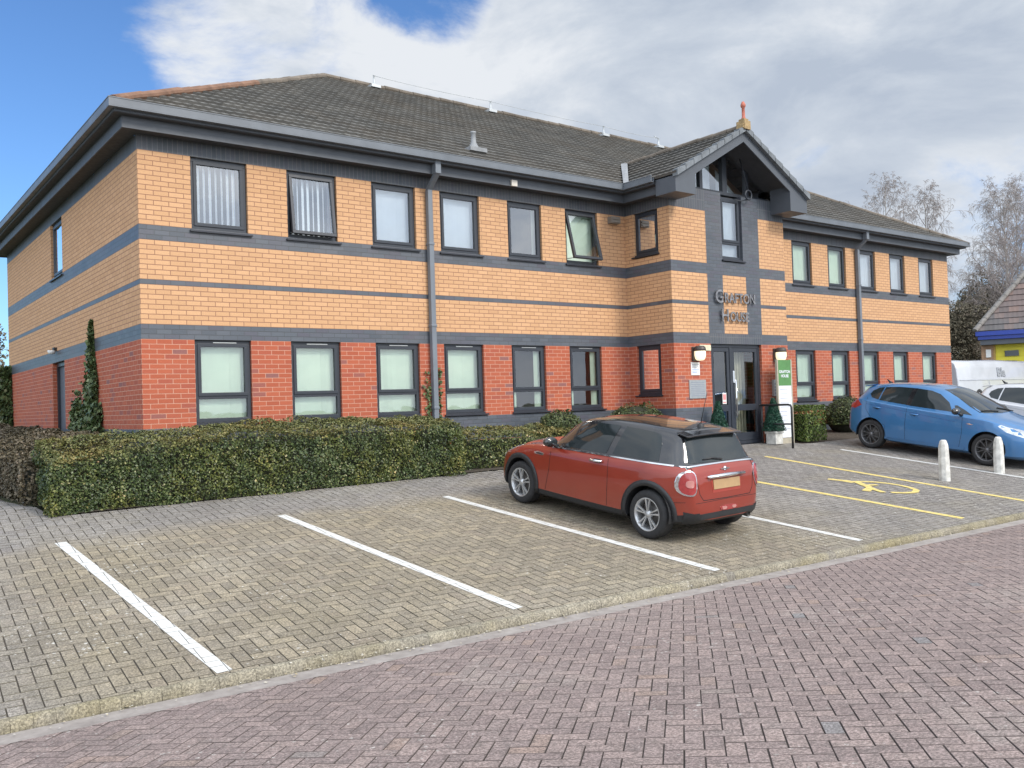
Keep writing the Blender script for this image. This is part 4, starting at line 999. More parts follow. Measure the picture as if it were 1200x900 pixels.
shrub('wide low green shrub by the wall behind the red car roof', (9.55, -.75, .48), (.75, .45, .50), 9000, SHRB, .045, seed=2)
shrub('loose green shrub against the wall behind the blue car', (17.1, -.75, .42), (.62, .5, .5), 7000, SHRB, .05, seed=3, lift=.15)
# ivy up the left wall
IVY = leafmat('ivy_leaf', [(0, (.04, .06, .025)), (.5, (.085, .125, .045)), (.8, (.15, .19, .08)), (1, (.30, .27, .17))], .45)
def ivy(name, label, n, samp, size, wall='x', seed=0, grp=None):
    rg = np.random.default_rng(500+seed); P = []
    while len(P) < n:
        a, z, d = samp(rg)
        if a is None: continue
        P.append((-d, a, z) if wall == 'x' else (a, -d, z))
    P = np.array(P); Nn = np.tile(np.array([-1., 0, .3] if wall == 'x' else [0, -1., .3]), (n, 1))
    c = P.mean(0); r = empty(name, (c[0], c[1], zpark(c[0], c[1]))); tag(r, label, 'climbing plant', grp)
    quads_obj('foliage', leaf_quads(P, Nn, size, .85, .8, rg), IVY, rg.beta(1.6, 2, n), r)
    return r
def s1(rg):
    z = rg.uniform(-.1, 2.75); t = max(0, (2.75-z)/2.85); mid = 2.95+.12*t
    mid = 3.0; l = .03+.64*t**1.2; a = mid+rg.uniform(-1, 1)*1.7*l
    lim = (.02+1.02*t**1.3) if a < mid else (.02+.70*t**1.1)
    e = noise.noise(Vector((a*3., z*2.6, 3.3)))*.9
    if abs(a-mid) > lim*(1.0+e): return None, 0, 0
    return a, z, abs(rg.normal(0, .015+.12*t))+.015
iv = ivy('climbing_ivy', 'tall spire of ivy climbing the left wall near the corner', 5200, s1, .075, seed=1, grp='ivy climbing the walls')
m = MB()
for k in range(5):
    pts = [(-.03, 3.0+.25*(k-2)*(1-t)+.05*math.sin(t*9+k), -.1+t*(1.2+.35*k)) for t in np.linspace(0, 1, 9)]; m.tube(pts, [.022*(1-.8*t) for t in np.linspace(0, 1, 9)], 5)
m.build('stem', BARK, iv)
def s2(rg):
    z = rg.uniform(-.1, 1.55); t = (1.6-z)/1.7; a = 4.15+rg.uniform(-1, 1)*(.08+.42*t)
    if noise.noise(Vector((a*3, z*3, 9)))+.25 < 0: return None, 0, 0
    return a, z, abs(rg.normal(0, .05))+.02
ivy('climbing_ivy', 'lower patchy ivy on the left wall just behind the tall spire', 2400, s2, .08, seed=2, grp='ivy climbing the walls')
def s3(rg):
    z = rg.uniform(-.1, 2.4); return 11.75+rg.uniform(-1, 1)*.3*(1-z/3), z, abs(rg.normal(0, .15))+.02
ivy('climbing_ivy', 'dark narrow ivy at the far end of the left wall', 2500, s3, .1, seed=3, grp='ivy climbing the walls')
def s4(rg):
    z = rg.uniform(.5, 1.75)
    side = rg.uniform(-1, 1); a = (5.0-abs(rg.normal(0, .05))) if side < .25 else (5.2+abs(rg.normal(0, .03)))
    if noise.noise(Vector((side*3, z*5, 2))) < -.05: return None, 0, 0
    return a, z, .03+abs(rg.normal(0, .02))
ivy('climbing_ivy', 'thin strand of ivy creeping up beside the grey downpipe', 260, s4, .06, 'y', 4, grp='ivy climbing the walls')

# ================================================================== bollards
def bollard(x, y, h, lean, label):
    z = zpark(x, y); r = empty('bollard', (x, y, z)); tag(r, label, 'bollard', 'concrete bollards at the edge of the disabled bay')
    m = MB(); m.lathe([(.10, -.05), (.098, .3), (.088, h-.13), (.084, h-.10), (.06, h-.02), (.04, h), (0, h+.003)], (x, y, z), 'z', 8, smooth=False)
    m.v = [(v[0]+(v[2]-z)*lean, v[1], v[2]) for v in m.v]; m.build('post', CONC, r, bevel=.008)
bollard(12.05, -5.86, .72, .0, 'pale concrete bollard left of the other, in front of the blue car sill')
bollard(13.87, -5.98, .68, .0, 'pale concrete bollard in front of the blue car front wheel')

# ================================================================== cars
def pchip(xk, yk_, x):
    xk = np.array(xk, float); yv = np.array(yk_, float); h = np.diff(xk); dl = np.diff(yv)/h; n = len(xk); d = np.zeros(n)
    for i in range(1, n-1):
        if dl[i-1]*dl[i] > 0:
            w1, w2 = 2*h[i]+h[i-1], h[i]+2*h[i-1]; d[i] = (w1+w2)/(w1/dl[i-1]+w2/dl[i])
    d[0], d[-1] = dl[0], dl[-1]
    x = np.clip(x, xk[0], xk[-1]); k = np.clip(np.searchsorted(xk, x, side='right')-1, 0, n-2); t = (x-xk[k])/h[k]
    return (2*t**3-3*t**2+1)*yv[k]+(t**3-2*t**2+t)*h[k]*d[k]+(-2*t**3+3*t**2)*yv[k+1]+(t**3-t**2)*h[k]*d[k+1]
def paint(name, c, dirt=.0, flake=.0):
    M = Mat(name); f = M.noise(2.2, 4, .5, M.obj()); a = tuple(x*.93 for x in c); b = tuple(min(1, x*1.06) for x in c)
    cc_ = M.mix(M.rng(f, .3, .7), a, b)
    if dirt:
        sp = M.n('ShaderNodeSeparateXYZ'); M.l(M.obj(), sp.inputs[0]); g = M.math('MULTIPLY', M.rng(sp.outputs[2], .75, .22), M.rng(M.noise(3.5, 6, .65, M.obj()), .3, .7, .3, 1.)); cc_ = M.mix(M.math('MULTIPLY', g, dirt), cc_, (.16, .13, .10))
    M.col(cc_); M.set(Roughness=.34, Metallic=flake); M.b.inputs['Coat Weight'].default_value = 1.; M.b.inputs['Coat Roughness'].default_value = .035
    return M.m
CGLASS = Mat('car_glass'); CGLASS.col((.018, .024, .026)); CGLASS.set(Roughness=.03); CGLASS.b.inputs['Specular IOR Level'].default_value = .45; CGLASS.b.inputs['Coat Weight'].default_value = .25; CGLASS.b.inputs['Coat Roughness'].default_value = .01; CGLASS = CGLASS.m
GLOSSB = simple('gloss_black', (.012, .012, .014), .18, coat=1., var=.05)
SEAM = simple('panel_gap', (.008, .007, .007), .8)
REDL = simple('red_lens', (.30, .03, .03), .15, coat=1., var=.15, scale=30)
CLEARL = simple('clear_lens', (.55, .58, .62), .1, metal=.5, coat=1., var=.3, scale=25)
AMBER = simple('pale_lens', (.45, .19, .17), .15, coat=1.)
PLATE = simple('plate_buff', (.40, .26, .13), .5)
SEATM = simple('seat_fabric', (.045, .045, .05), .9)
INTER = simple('cabin_trim', (.05, .05, .052), .85)
class Car:
    def __init__(s, name, label, cat, spec, loc, rot, group=None):
        s.sp = spec; s.r = empty(name, loc, rot); tag(s.r, label, cat, group); s.L = spec['L']; s.loft()
    def y(s, ss): return s.L/2-ss
    def loft(s):
        sp = s.sp; L = s.L; ks = sp['cuts']
        S = np.unique(np.round(np.concatenate([np.linspace(0, .12, 9), np.linspace(.12, L-.2, 74), np.linspace(L-.2, L, 12), ks]), 4))
        top = pchip(*zip(*sp['top']), S); w_ = pchip(*zip(*sp['w']), S); wr = pchip(*zip(*sp['wr']), S); bt = pchip(*zip(*sp['belt']), S); zb = pchip(*zip(*sp['bot']), S); cl = pchip(*zip(*sp['clad']), S)
        s.S, s.zt, s.zb_, s.w_, s.bt = S, top, zb, w_, bt
        V = []; NR = 18
        for i in range(len(S)):
            w, b, z0, zc_, zt, r = w_[i], bt[i], zb[i], cl[i], top[i], wr[i]
            b = min(b, zt-.035); zc_ = min(zc_, b-.06); z0 = min(z0, zc_-.05); crown = min(sp.get('crown', .06), (zt-b)*.55+.012); re = zt-crown; r = min(r, w*.96) if zt-b > .05 else w*.93
            half = [(0, z0), (.6*w, z0), (.88*w, z0+.01), (.965*w, z0+.05), (.992*w, zc_), (1.0*w, zc_+.30*(b-zc_)), (.997*w, zc_+.55*(b-zc_)), (.985*w, zc_+.80*(b-zc_)), (.965*w, b-.02), (.94*w, b)]
            for q, bul in ((.22, .010), (.5, .018), (.78, .012)): half.append((.935*w+(r-.935*w)*q+bul*min(1, (zt-b)/.35), b+(re-b)*q))
            half += [(r, re), (.93*r, re+crown*.38), (.75*r, re+crown*.70), (.4*r, re+crown*.93), (0, zt)]
            y = s.y(S[i])
            V.append([(x, y, z) for x, z in half]+[(-x, y, z) for x, z in half[-2:0:-1]])
        n = len(V[0]); me = bpy.data.meshes.new('b'); F = []; MI = []
        k0, k1 = sp['cabin']
        for i in range(len(S)-1):
            for j in range(n):
                jj = j if j < NR-1 else n-1-j   # mirror index of face strip
                F.append((i*n+j, (i+1)*n+j, (i+1)*n+(j+1) % n, i*n+(j+1) % n))
                if jj <= 3: MI.append(2)
                elif jj >= 9 and k0-1e-6 <= S[i] and S[i+1] <= k1+1e-6: MI.append(1)
                else: MI.append(0)
        F.append(tuple(range(n))); MI.append(2 if 0 else 0); F.append(tuple((len(S)-1)*n+j for j in reversed(range(n)))); MI.append(0)
        me.from_pydata([p for ring in V for p in ring], [], F)
        me.polygons.foreach_set('material_index', MI)
        for mt in (sp['paint'], sp['cabmat'], sp['cladmat'], INTER): me.materials.append(mt)
        bm = bmesh.new(); bm.from_mesh(me); bmesh.ops.recalc_face_normals(bm, faces=bm.faces); 
        s.bvh = BVHTree.FromBMesh(bm); bm.to_mesh(me); bm.free()
        ob = bpy.data.objects.new('tmpbody', me); COL.objects.link(ob)
        cm_ = MB()
        for wy in sp['wheels']:
            for sd_ in (-1, 1):
                R_ = sp['arch']; cc = (0, wy, sp['wr_']+.015)
                prof = [(0.0001, sd_*(sp['W']/2-.30)), (R_, sd_*(sp['W']/2-.30)), (R_, sd_*(sp['W']/2+.2)), (0.0001, sd_*(sp['W']/2+.2))]
                cm_.lathe(prof, cc, 'x', 40, 3)
        cu = cm_.build('cutter', [sp['paint'], sp['cabmat'], sp['cladmat'], INTER], recalc=True)
        md = ob.modifiers.new('b', 'BOOLEAN'); md.operation = 'DIFFERENCE'; md.object = cu; md.solver = 'EXACT'
        bpy.context.view_layer.update(); dg = bpy.context.evaluated_depsgraph_get()
        res = bpy.data.meshes.new_from_object(ob.evaluated_get(dg)); bpy.data.objects.remove(ob); bpy.data.objects.remove(cu)
        for mi, nm in ((0, 'body'), (1, 'roof'), (2, 'lower_trim'), (3, 'wheel_well')):
            bm = bmesh.new(); bm.from_mesh(res)
            bmesh.ops.delete(bm, geom=[f for f in bm.faces if f.material_index != mi], context='FACES')
            if not bm.faces: bm.free(); continue
            for f in bm.faces: f.smooth = True; f.material_index = 0
            for e in bm.edges: 
                if len(e.link_faces) == 2 and e.calc_face_angle(0) > R(38): e.smooth = False
            mm = bpy.data.meshes.new(nm); bm.to_mesh(mm); bm.free(); mm.materials.append([sp['paint'], sp['cabmat'], sp['cladmat'], INTER][mi])
            if mi == 3:
                for wy in sp['wheels']:
                    for sd_ in (-1, 1):
                        q = MB(); ts = np.linspace(R(-12), R(192), 26); xi, xo = sd_*(sp['W']/2-.30), sd_*(sp['W']/2-.035); zc_ = sp['wr_']+.015; ra = sp['arch']+.004
                        pp = [(wy+ra*math.cos(t), zc_+ra*math.sin(t)) for t in ts]
                        for a, b in zip(pp[:-1], pp[1:]): q.face([(xi, *a), (xo, *a), (xo, *b), (xi, *b)], 0, 0, True)
                        q.face([(xi, *p) for p in pp]); q.build('wheel_well', BLACKP, s.r, keep=False)
                continue
            o = bpy.data.objects.new(nm, mm); COL.objects.link(o); o.parent = s.r
            setattr(s, nm, o)
    def patch(s, name, outline, axis, sign, mat, off=.004, parent=None, dice=.05, thick=.01):
        bm = bmesh.new()
        vs = [bm.verts.new((a, b, 0)) for a, b in outline]; bm.faces.new(vs)
        A = [a for a, b in outline]; B = [b for a, b in outline]
        for k in np.arange(min(A)+dice, max(A), dice): bmesh.ops.bisect_plane(bm, geom=bm.verts[:]+bm.edges[:]+bm.faces[:], plane_co=(k, 0, 0), plane_no=(1, 0, 0))
        for k in np.arange(min(B)+dice, max(B), dice): bmesh.ops.bisect_plane(bm, geom=bm.verts[:]+bm.edges[:]+bm.faces[:], plane_co=(0, k, 0), plane_no=(0, 1, 0))
        bmesh.ops.triangulate(bm, faces=[f for f in bm.faces if len(f.verts) > 4])
        for v in bm.verts:
            a, b = v.co.x, v.co.y
            if axis == 'x': o_, d = Vector((sign*3, a, b)), Vector((-sign, 0, 0))
            elif axis == 'y': o_, d = Vector((a, sign*5, b)), Vector((0, -sign, 0))
            else: o_, d = Vector((a, b, 4)), Vector((0, 0, -1))
            hit, nn, _, _ = s.bvh.ray_cast(o_, d)
            if hit is None:
                hit, nn, _, _ = s.bvh.find_nearest(o_-(-d)*(3-.8) if axis == 'x' else Vector((a, sign*s.L/2, b)))
            v.co = hit+nn*off
        bmesh.ops.recalc_face_normals(bm, faces=bm.faces)
        c0 = sum((f.calc_center_median() for f in bm.faces), Vector())/len(bm.faces)
        out = {'x': Vector((sign, 0, 0)), 'y': Vector((0, sign, 0)), 'z': Vector((0, 0, 1))}[axis]
        if sum(f.normal.dot(out) for f in bm.faces) < 0: bmesh.ops.reverse_faces(bm, faces=bm.faces)
        be = [e for e in bm.edges if len(e.link_faces) == 1]
        ex = bmesh.ops.extrude_edge_only(bm, edges=be)
        for v in [g for g in ex['geom'] if isinstance(g, bmesh.types.BMVert)]: v.co -= out*thick
        for f in bm.faces: f.smooth = True
        for e in bm.edges:
            if len(e.link_faces) == 2 and e.calc_face_angle(0) > R(40): e.smooth = False
        me = bpy.data.meshes.new(name); bm.to_mesh(me); bm.free(); me.materials.append(mat)
        o = bpy.data.objects.new(name, me); COL.objects.link(o); o.parent = parent or s.r; return o
    def line(s, name, pts, axis, sign, mat, wd=.006, off=.0015, parent=None):
        poly = []
        P = [Vector(p) for p in pts]; n = len(P); Lf, Rt = [], []
        for i, p in enumerate(P):
            d = (P[min(i+1, n-1)]-P[max(i-1, 0)]).normalized(); q = Vector((-d.y, d.x))*wd/2; Lf.append(p+q); Rt.append(p-q)
        return s.patch(name, [tuple(p) for p in Lf+Rt[::-1]], axis, sign, mat, off, parent, .06, .004)
    def wheels_(s, spokes, rimmat, wheel_w=.2):
        sp = s.sp; r = sp['wr_']; rr = sp['rim']
        for wy in sp['wheels']:
            for sd_ in (-1, 1):
                X = sd_*(sp['W']/2-.025); steer = 0
                m = MB(); hw = wheel_w
                prof = [(rr-.01, -sd_*.01), (rr+.01, sd_*.0), (rr+.03, sd_*.006), (r-.035, sd_*.008), (r-.012, -sd_*.008), (r, -sd_*.03)]+[(r+.0015*(k % 2), -sd_*(.03+(hw-.06)*k/6)) for k in range(1, 6)]+[(r, -sd_*(hw-.03)), (r-.02, -sd_*hw), (rr, -sd_*hw), (rr-.01, -sd_*.01)]
                m.lathe(prof, (X, wy, r), 'x', 48); wh = m.build('wheel', RUBBER, s.r, keep=False, recalc=True)
                m = MB()
                m.lathe([(rr+.004, sd_*.002), (rr-.006, sd_*.004), (rr-.016, -sd_*.006), (rr-.03, -sd_*.06), (rr-.03, -sd_*.14)], (X, wy, r), 'x', 48)
                m.lathe([(.0, sd_*-.004), (.028, -sd_*.004), (.034, -sd_*.010), (.05, -sd_*.018), (.055, -sd_*.06)], (X, wy, r), 'x', 24)
                ctr = Vector((X, wy, r))
                for k in range(spokes['n']):
                    for off_ in spokes['pair']:
                        a0 = 2*math.pi*k/spokes['n']+.3
                        def pt(rad, ang, dx): return ctr+Vector((sd_*dx, rad*math.cos(ang), rad*math.sin(ang)))
                        ti, to = a0+off_*spokes['ti'], a0+off_*spokes['to']+spokes.get('twist', 0)*sd_
                        w0, w1 = spokes['w0'], spokes['w1']; r0, r1 = .04, rr-.012
                        P = [pt(r0, ti-w0/r0*.5, -.03), pt(r1, to-w1/r1*.5, -.02), pt(r0, ti+w0/r0*.5, -.03), pt(r1, to+w1/r1*.5, -.02),
                             pt(r0, ti-w0/r0*.35, -.010), pt(r1, to-w1/r1*.35, -.002), pt(r0, ti+w0/r0*.35, -.010), pt(r1, to+w1/r1*.35, -.002)]
                        m.hexa(P)
                m.build('rim', rimmat, wh, keep=False, recalc=True)
                m = MB(); m.lathe([(0, -sd_*.09), (rr-.045, -sd_*.09), (rr-.045, -sd_*.1), (0, -sd_*.1)], (X, wy, r), 'x', 24); m.build('brake_disc', simple('brake', (.10, .095, .09), .5, metal=.5), wh, keep=False)
                m = MB(); m.tube([(X-sd_*.1, wy, r), (X-sd_*.5, wy, r)], .04, 8); m.build('axle', BLACKP, wh, keep=False)
    def arcpatch(s, wy, r0, r1, sign, a0, a1, mat, name, zc_):
        ts = np.linspace(R(a0), R(a1), 22)
        out = [(wy+r1*math.cos(t), zc_+r1*math.sin(t)) for t in ts]; inn = [(wy+r0*math.cos(t), zc_+r0*math.sin(t)) for t in ts[::-1]]
        # build as strips (annulus is not convex)
        m = MB()
        for i in range(len(ts)-1):
            q = []
            for rr_, t in ((r0, ts[i]), (r1, ts[i]), (r1, ts[i+1]), (r0, ts[i+1])): q.append((wy+rr_*math.cos(t), zc_+rr_*math.sin(t)))
            P = []
            for a, b in q:
                h, nn, _, _ = s.bvh.ray_cast(Vector((sign*3, a, b)), Vector((-sign, 0, 0)))
                if h is None: P = None; break
                P.append(h+Vector((sign*.010, 0, 0)))
            if P is None: continue
            Q = [p-Vector((sign*.05, 0, 0)) for p in P]
            m.face(P, 0, 0, True); m.face([P[1], P[2], Q[2], Q[1]]); m.face([P[0], P[3], Q[3], Q[0]])
            if i == 0: m.face([P[0], P[1], Q[1], Q[0]])
            if i == len(ts)-2: m.face([P[3], P[2], Q[2], Q[3]])
        return m.build(name, mat, s.r, keep=False, recalc=True)
    def mirror(s, y, z, x, mat, glass=True):
        for sd_ in (-1, 1):
            m = MB(); c = Vector((sd_*x, y, z))
            prof = [(.001, .06), (.055, .052), (.085, .02), (.09, -.02), (.08, -.05), (.001, -.055)]
            m.lathe([(a, b) for a, b in prof], (0, 0, 0), 'y', 16); m.v = [(c.x+v[0]*1.25, c.y+v[1], c.z+v[2]*.8) for v in m.v]
            o = m.build('mirror', mat, s.r, keep=False); m = MB(); m.tube([c+Vector((-sd_*.05, 0, -.03)), c+Vector((-sd_*.2, .03, -.09))], [.028, .035], 8); m.build('mirror_arm', BLACKP, o, keep=False)
            m = MB(); m.lathe([(.001, -.056), (.07, -.056), (.07, -.054)], (0, 0, 0), 'y', 16); m.v = [(c.x+v[0]*1.25, c.y+v[1], c.z+v[2]*.8) for v in m.v]; m.build('mirror_glass', CGLASS, o, keep=False)

def site_frame(x, y, heading):
    """location and rotation of a vehicle on the sloping ground; heading: direction angle of the nose from +y"""
    gx = (zpark(x+.5, y)-zpark(x-.5, y)); gy = (zpark(x, y+.5)-zpark(x, y-.5))
    n = Vector((-gx, -gy, 1)).normalized(); f = Vector((-math.sin(heading), math.cos(heading), 0)); f = (f-n*f.dot(n)).normalized(); r = f.cross(n)
    Mx = Matrix((r, f, n)).transposed()
    return (x, y, zpark(x, y)+.004), Mx.to_euler()
# ---- small red hatchback, nose towards the hedge
REDP = paint('red_car_paint', (.275, .028, .012), .22, .3)
W_, L_ = 1.683, 3.70
mini = dict(L=L_, W=W_, wr_=.305, rim=.205, arch=.345, wheels=(L_/2-.66, L_/2-.66-2.44), paint=REDP, cabmat=GLOSSB, cladmat=BLACKP, crown=.07,
    cuts=[1.16, 3.575], cabin=(1.16, 3.575),
    top=[(0, .50), (.02, .60), (.08, .70), (.22, .80), (.5, .895), (.85, .955), (1.16, .985), (1.3, 1.09), (1.5, 1.245), (1.64, 1.325), (1.85, 1.375), (2.3, 1.407), (2.9, 1.395), (3.25, 1.365), (3.34, 1.345), (3.45, 1.18), (3.575, .955), (3.625, .89), (3.655, .78), (3.675, .62), (3.70, .50)],
    w=[(0, .50), (.03, .60), (.12, .70), (.3, .785), (.6, .835), (1.1, .8415), (2.4, .8415), (3.0, .838), (3.3, .80), (3.5, .745), (3.62, .68), (3.68, .61), (3.70, .54)],
    wr=[(0, .4), (1.1, .62), (1.5, .585), (2.2, .60), (3.0, .585), (3.35, .55), (3.575, .60), (3.7, .45)],
    belt=[(0, .46), (.1, .60), (.4, .76), (.8, .87), (1.16, .905), (2.2, .925), (3.3, .95), (3.55, .945), (3.62, .86), (3.7, .46)],
    bot=[(0, .24), (.3, .18), (2.0, .165), (3.3, .20), (3.6, .25), (3.7, .30)], clad=[(0, .34), (.5, .30), (2, .285), (3.2, .30), (3.5, .36), (3.7, .40)])
loc_, rot_ = site_frame(5.10, -4.75, R(2.0))
c = Car('parked_car', 'small red hatchback with black roof parked nose in towards the hedge', 'car', mini, loc_, rot_, 'cars parked outside the building')
Y = c.y
for sg in (-1, 1):
    # side glazing: front door glass, rear quarter glass
    c.patch('side_window', [(Y(1.52), .945), (Y(1.70), 1.115), (Y(1.90), 1.272), (Y(2.03), 1.315), (Y(2.42), 1.325), (Y(2.33), .962), (Y(2.2), .955)], 'x', sg, CGLASS)
    c.patch('side_window', [(Y(2.44), .965), (Y(2.52), 1.325), (Y(2.98), 1.31), (Y(3.10), 1.28), (Y(3.16), 1.18), (Y(3.20), .98)], 'x', sg, CGLASS)
    c.line('chrome_strip', [(Y(1.2), .905), (Y(1.6), .914), (Y(2.2), .928), (Y(2.8), .942), (Y(3.30), .952), (Y(3.42), .953)], 'x', sg, CHROME, .018, .006)
    c.line('door_gap', [(Y(1.30), .90), (Y(1.29), .6), (Y(1.22), .30)], 'x', sg, SEAM)
    c.line('door_gap', [(Y(2.40), .925), (Y(2.42), .6), (Y(2.42), .30)], 'x', sg, SEAM)
    c.line('bumper_gap', [(Y(3.30), .50), (Y(3.47), .515), (Y(3.60), .53)], 'x', sg, SEAM)
    for wy in mini['wheels']: c.arcpatch(wy, .345, .418, sg, -14 if wy < 0 else -14, 194, BLACKP, 'arch_trim', .32)
    o = c.patch('side_vent', [(Y(1.16), .80), (Y(1.05), .82), (Y(.95), .80), (Y(.97), .77), (Y(1.16), .77)], 'x', sg, CHROME, .006)
    c.patch('side_vent_grille', [(Y(1.13), .79), (Y(1.05), .80), (Y(1.0), .79), (Y(1.0), .777), (Y(1.13), .777)], 'x', sg, BLACKP, .009)
    c.patch('handle_recess', [(Y(2.12), .845), (Y(2.15), .87), (Y(2.26), .875), (Y(2.30), .85), (Y(2.26), .82), (Y(2.15), .82)], 'x', sg, SEAM, .001)
    m = MB(); x0 = sg*(W_/2+.018); m.tube([(x0-sg*.028, Y(2.08), .848), (x0, Y(2.11), .85), (x0+sg*.004, Y(2.2), .852), (x0, Y(2.28), .854), (x0-sg*.028, Y(2.31), .856)], [.012, .016, .018, .016, .012], 10); m.build('door_handle', CHROME, c.r, keep=False)
    # tail lamp: chrome ring, red lens, pale centre
    def ell(cx, cz, a, b, tilt=0., n=20, sq=2.6):
        P = []
        for t in np.linspace(0, 2*math.pi, n, endpoint=False):
            u = a*abs(math.cos(t))**(2/sq)*(1 if math.cos(t) > 0 else -1); v = b*abs(math.sin(t))**(2/sq)*(1 if math.sin(t) > 0 else -1); P.append((cx+u*math.cos(tilt)-v*math.sin(tilt), cz+u*math.sin(tilt)+v*math.cos(tilt)))
        return P
    lx_ = sg*.655
    t1 = c.patch('tail_light', ell(lx_, .76, .092, .152, sg*.10), 'y', -1, CHROME, .010, dice=.03)
    c.patch('lens', ell(lx_, .76, .074, .134, sg*.10), 'y', -1, REDL, .016, t1, .03)
    c.patch('lens_inner', ell(lx_, .755, .034, .045, sg*.10), 'y', -1, AMBER, .020, t1, .03)
    c.patch('headlight', ell(sg*.60, .70, .10, .12), 'y', 1, CHROME, .008, dice=.03)
    o = c.patch('head_lens', ell(sg*.60, .70, .085, .105), 'y', 1, CLEARL, .014, dice=.03)
# windscreen, rear glass
c.patch('windscreen', [(-.63, .99), (-.57, 1.30), (-.30, 1.335), (.30, 1.335), (.57, 1.30), (.63, .99), (0, 1.005)], 'y', 1, CGLASS, .005, dice=.08)
c.patch('rear_window', [(-.585, .985), (-.56, 1.06), (-.495, 1.26), (-.44, 1.305), (0, 1.318), (.44, 1.305), (.495, 1.26), (.56, 1.06), (.585, .985), (0, .978)], 'y', -1, CGLASS, .005, dice=.06)
c.line('chrome_strip', [(-.70, .95), (-.4, .957), (0, .96), (.4, .957), (.70, .95)], 'y', -1, CHROME, .016, .006)
for sg in (-1, 1): c.line('tailgate_gap', [(sg*.60, .95), (sg*.565, .82), (sg*.52, .62), (sg*.46, .545)], 'y', -1, SEAM, .008)
c.line('tailgate_gap', [(-.46, .545), (0, .54), (.46, .545)], 'y', -1, SEAM, .008)
c.patch('plate_recess', [(-.30, .80), (-.27, .62), (.27, .62), (.30, .80)], 'y', -1, simple('red_shadow_trim', (.30, .04, .025), .35, coat=.6), .003)
pl_ = c.patch('number_plate', [(-.26, .775), (-.26, .66), (.26, .66), (.26, .775)], 'y', -1, PLATE, .012, dice=.1)
m = MB(); yb = Y(3.665)-.02
hz_, _, _, _ = c.bvh.ray_cast(Vector((0, -5, .82)), Vector((0, 1, 0))); yb = hz_.y
m.tube([(-.36, yb+.02, .815), (-.34, yb-.02, .82), (0, yb-.03, .825), (.34, yb-.02, .82), (.36, yb+.02, .815)], [.018, .03, .032, .03, .018], 12); m.v = [(v[0], v[1], .82+(v[2]-.82)*.8) for v in m.v]; m.build('tailgate_handle', CHROME, c.r, keep=False)
m = MB(); hb, _, _, _ = c.bvh.ray_cast(Vector((0, -5, .875)), Vector((0, 1, 0))); m.lathe([(0, -.012), (.026, -.012), (.03, 0)], (0, hb.y, .895), 'y', 16)
for sg in (-1, 1): m.hexa([(sg*.025, hb.y-.010, .885), (sg*.085, hb.y-.006, .889), (sg*.025, hb.y, .885), (sg*.085, hb.y, .889), (sg*.025, hb.y-.010, .905), (sg*.085, hb.y-.006, .903), (sg*.025, hb.y, .905), (sg*.085, hb.y, .903)])
m.build('winged_badge', CHROME, c.r, keep=False, recalc=True)
for xx, nm in ((.0, 'rear_fog_lamp'),):
    o = c.patch(nm, ell(.0+.02, .42, .17, .032), 'y', -1, REDL, .008, dice=.05); c.patch('reflector', ell(-.07, .42, .045, .02), 'y', -1, AMBER, .013, o, .05); c.patch('reflector', ell(.12, .42, .04, .02), 'y', -1, AMBER, .013, o, .05)
c.patch('rear_valance', [(-.70, .415), (-.55, .385), (.55, .385), (.70, .415), (.68, .27), (-.68, .27)], 'y', -1, BLACKP, .012)
c.line('bumper_gap', [(-.6, .52), (0, .53), (.6, .52)], 'y', -1, SEAM, .005)
m = MB(); m.lathe([(.034, .12), (.036, -.02), (.030, -.02), (.028, .1)], (.46, -L_/2+.03, .27), 'y', 16); m.build('exhaust', simple('exhaust', (.05, .048, .045), .4, metal=.8), c.r, keep=False)
m = MB(); ht, _, _, _ = c.bvh.ray_cast(Vector((0, Y(3.22), 4)), Vector((0, 0, -1))); m.lathe([(.045, -.01), (.04, .02), (.02, .045), (0, .047)], (0, Y(3.22), ht.z), 'z', 14); m.tube([(0, Y(3.22), ht.z+.03), (0, Y(3.30), ht.z+.46)], [.006, .003], 6); m.build('aerial', BLACKP, c.r, keep=False)
m = MB()   # roof spoiler
sx = [-.54, -.4, 0, .4, .54]
for i in range(4):
    a, b = sx[i], sx[i+1]; za_, zb_ = 1.335-.05*abs(a)**2, 1.335-.05*abs(b)**2
    m.hexa([(a, Y(3.30), za_-.005), (b, Y(3.30), zb_-.005), (a, Y(3.46), za_-.035), (b, Y(3.46), zb_-.035), (a, Y(3.28), za_+.018), (b, Y(3.28), zb_+.018), (a, Y(3.46), za_-.015), (b, Y(3.46), zb_-.015)])
m.build('spoiler', GLOSSB, c.r, keep=False, recalc=True, bevel=.006)
m = MB(); hw, _, _, _ = c.bvh.ray_cast(Vector((0, -5, 1.02)), Vector((0, 1, 0))); m.tube([(.02, hw.y-.02, 1.0), (-.16, hw.y-.018, 1.03), (-.33, hw.y-.012, 1.02)], [.014, .012, .008], 6); m.build('rear_wiper', BLACKP, c.r, keep=False)
c.mirror(Y(1.38), .995, .92, GLOSSB)
c.wheels_(dict(n=5, pair=(-1, 1), ti=.16, to=.17, w0=.018, w1=.030), ALLOY)
m = MB(); m.box(-.45, .45, -1.6, 1.4, .20, .26); m.build('floor_pan', BLACKP, c.r, keep=False)

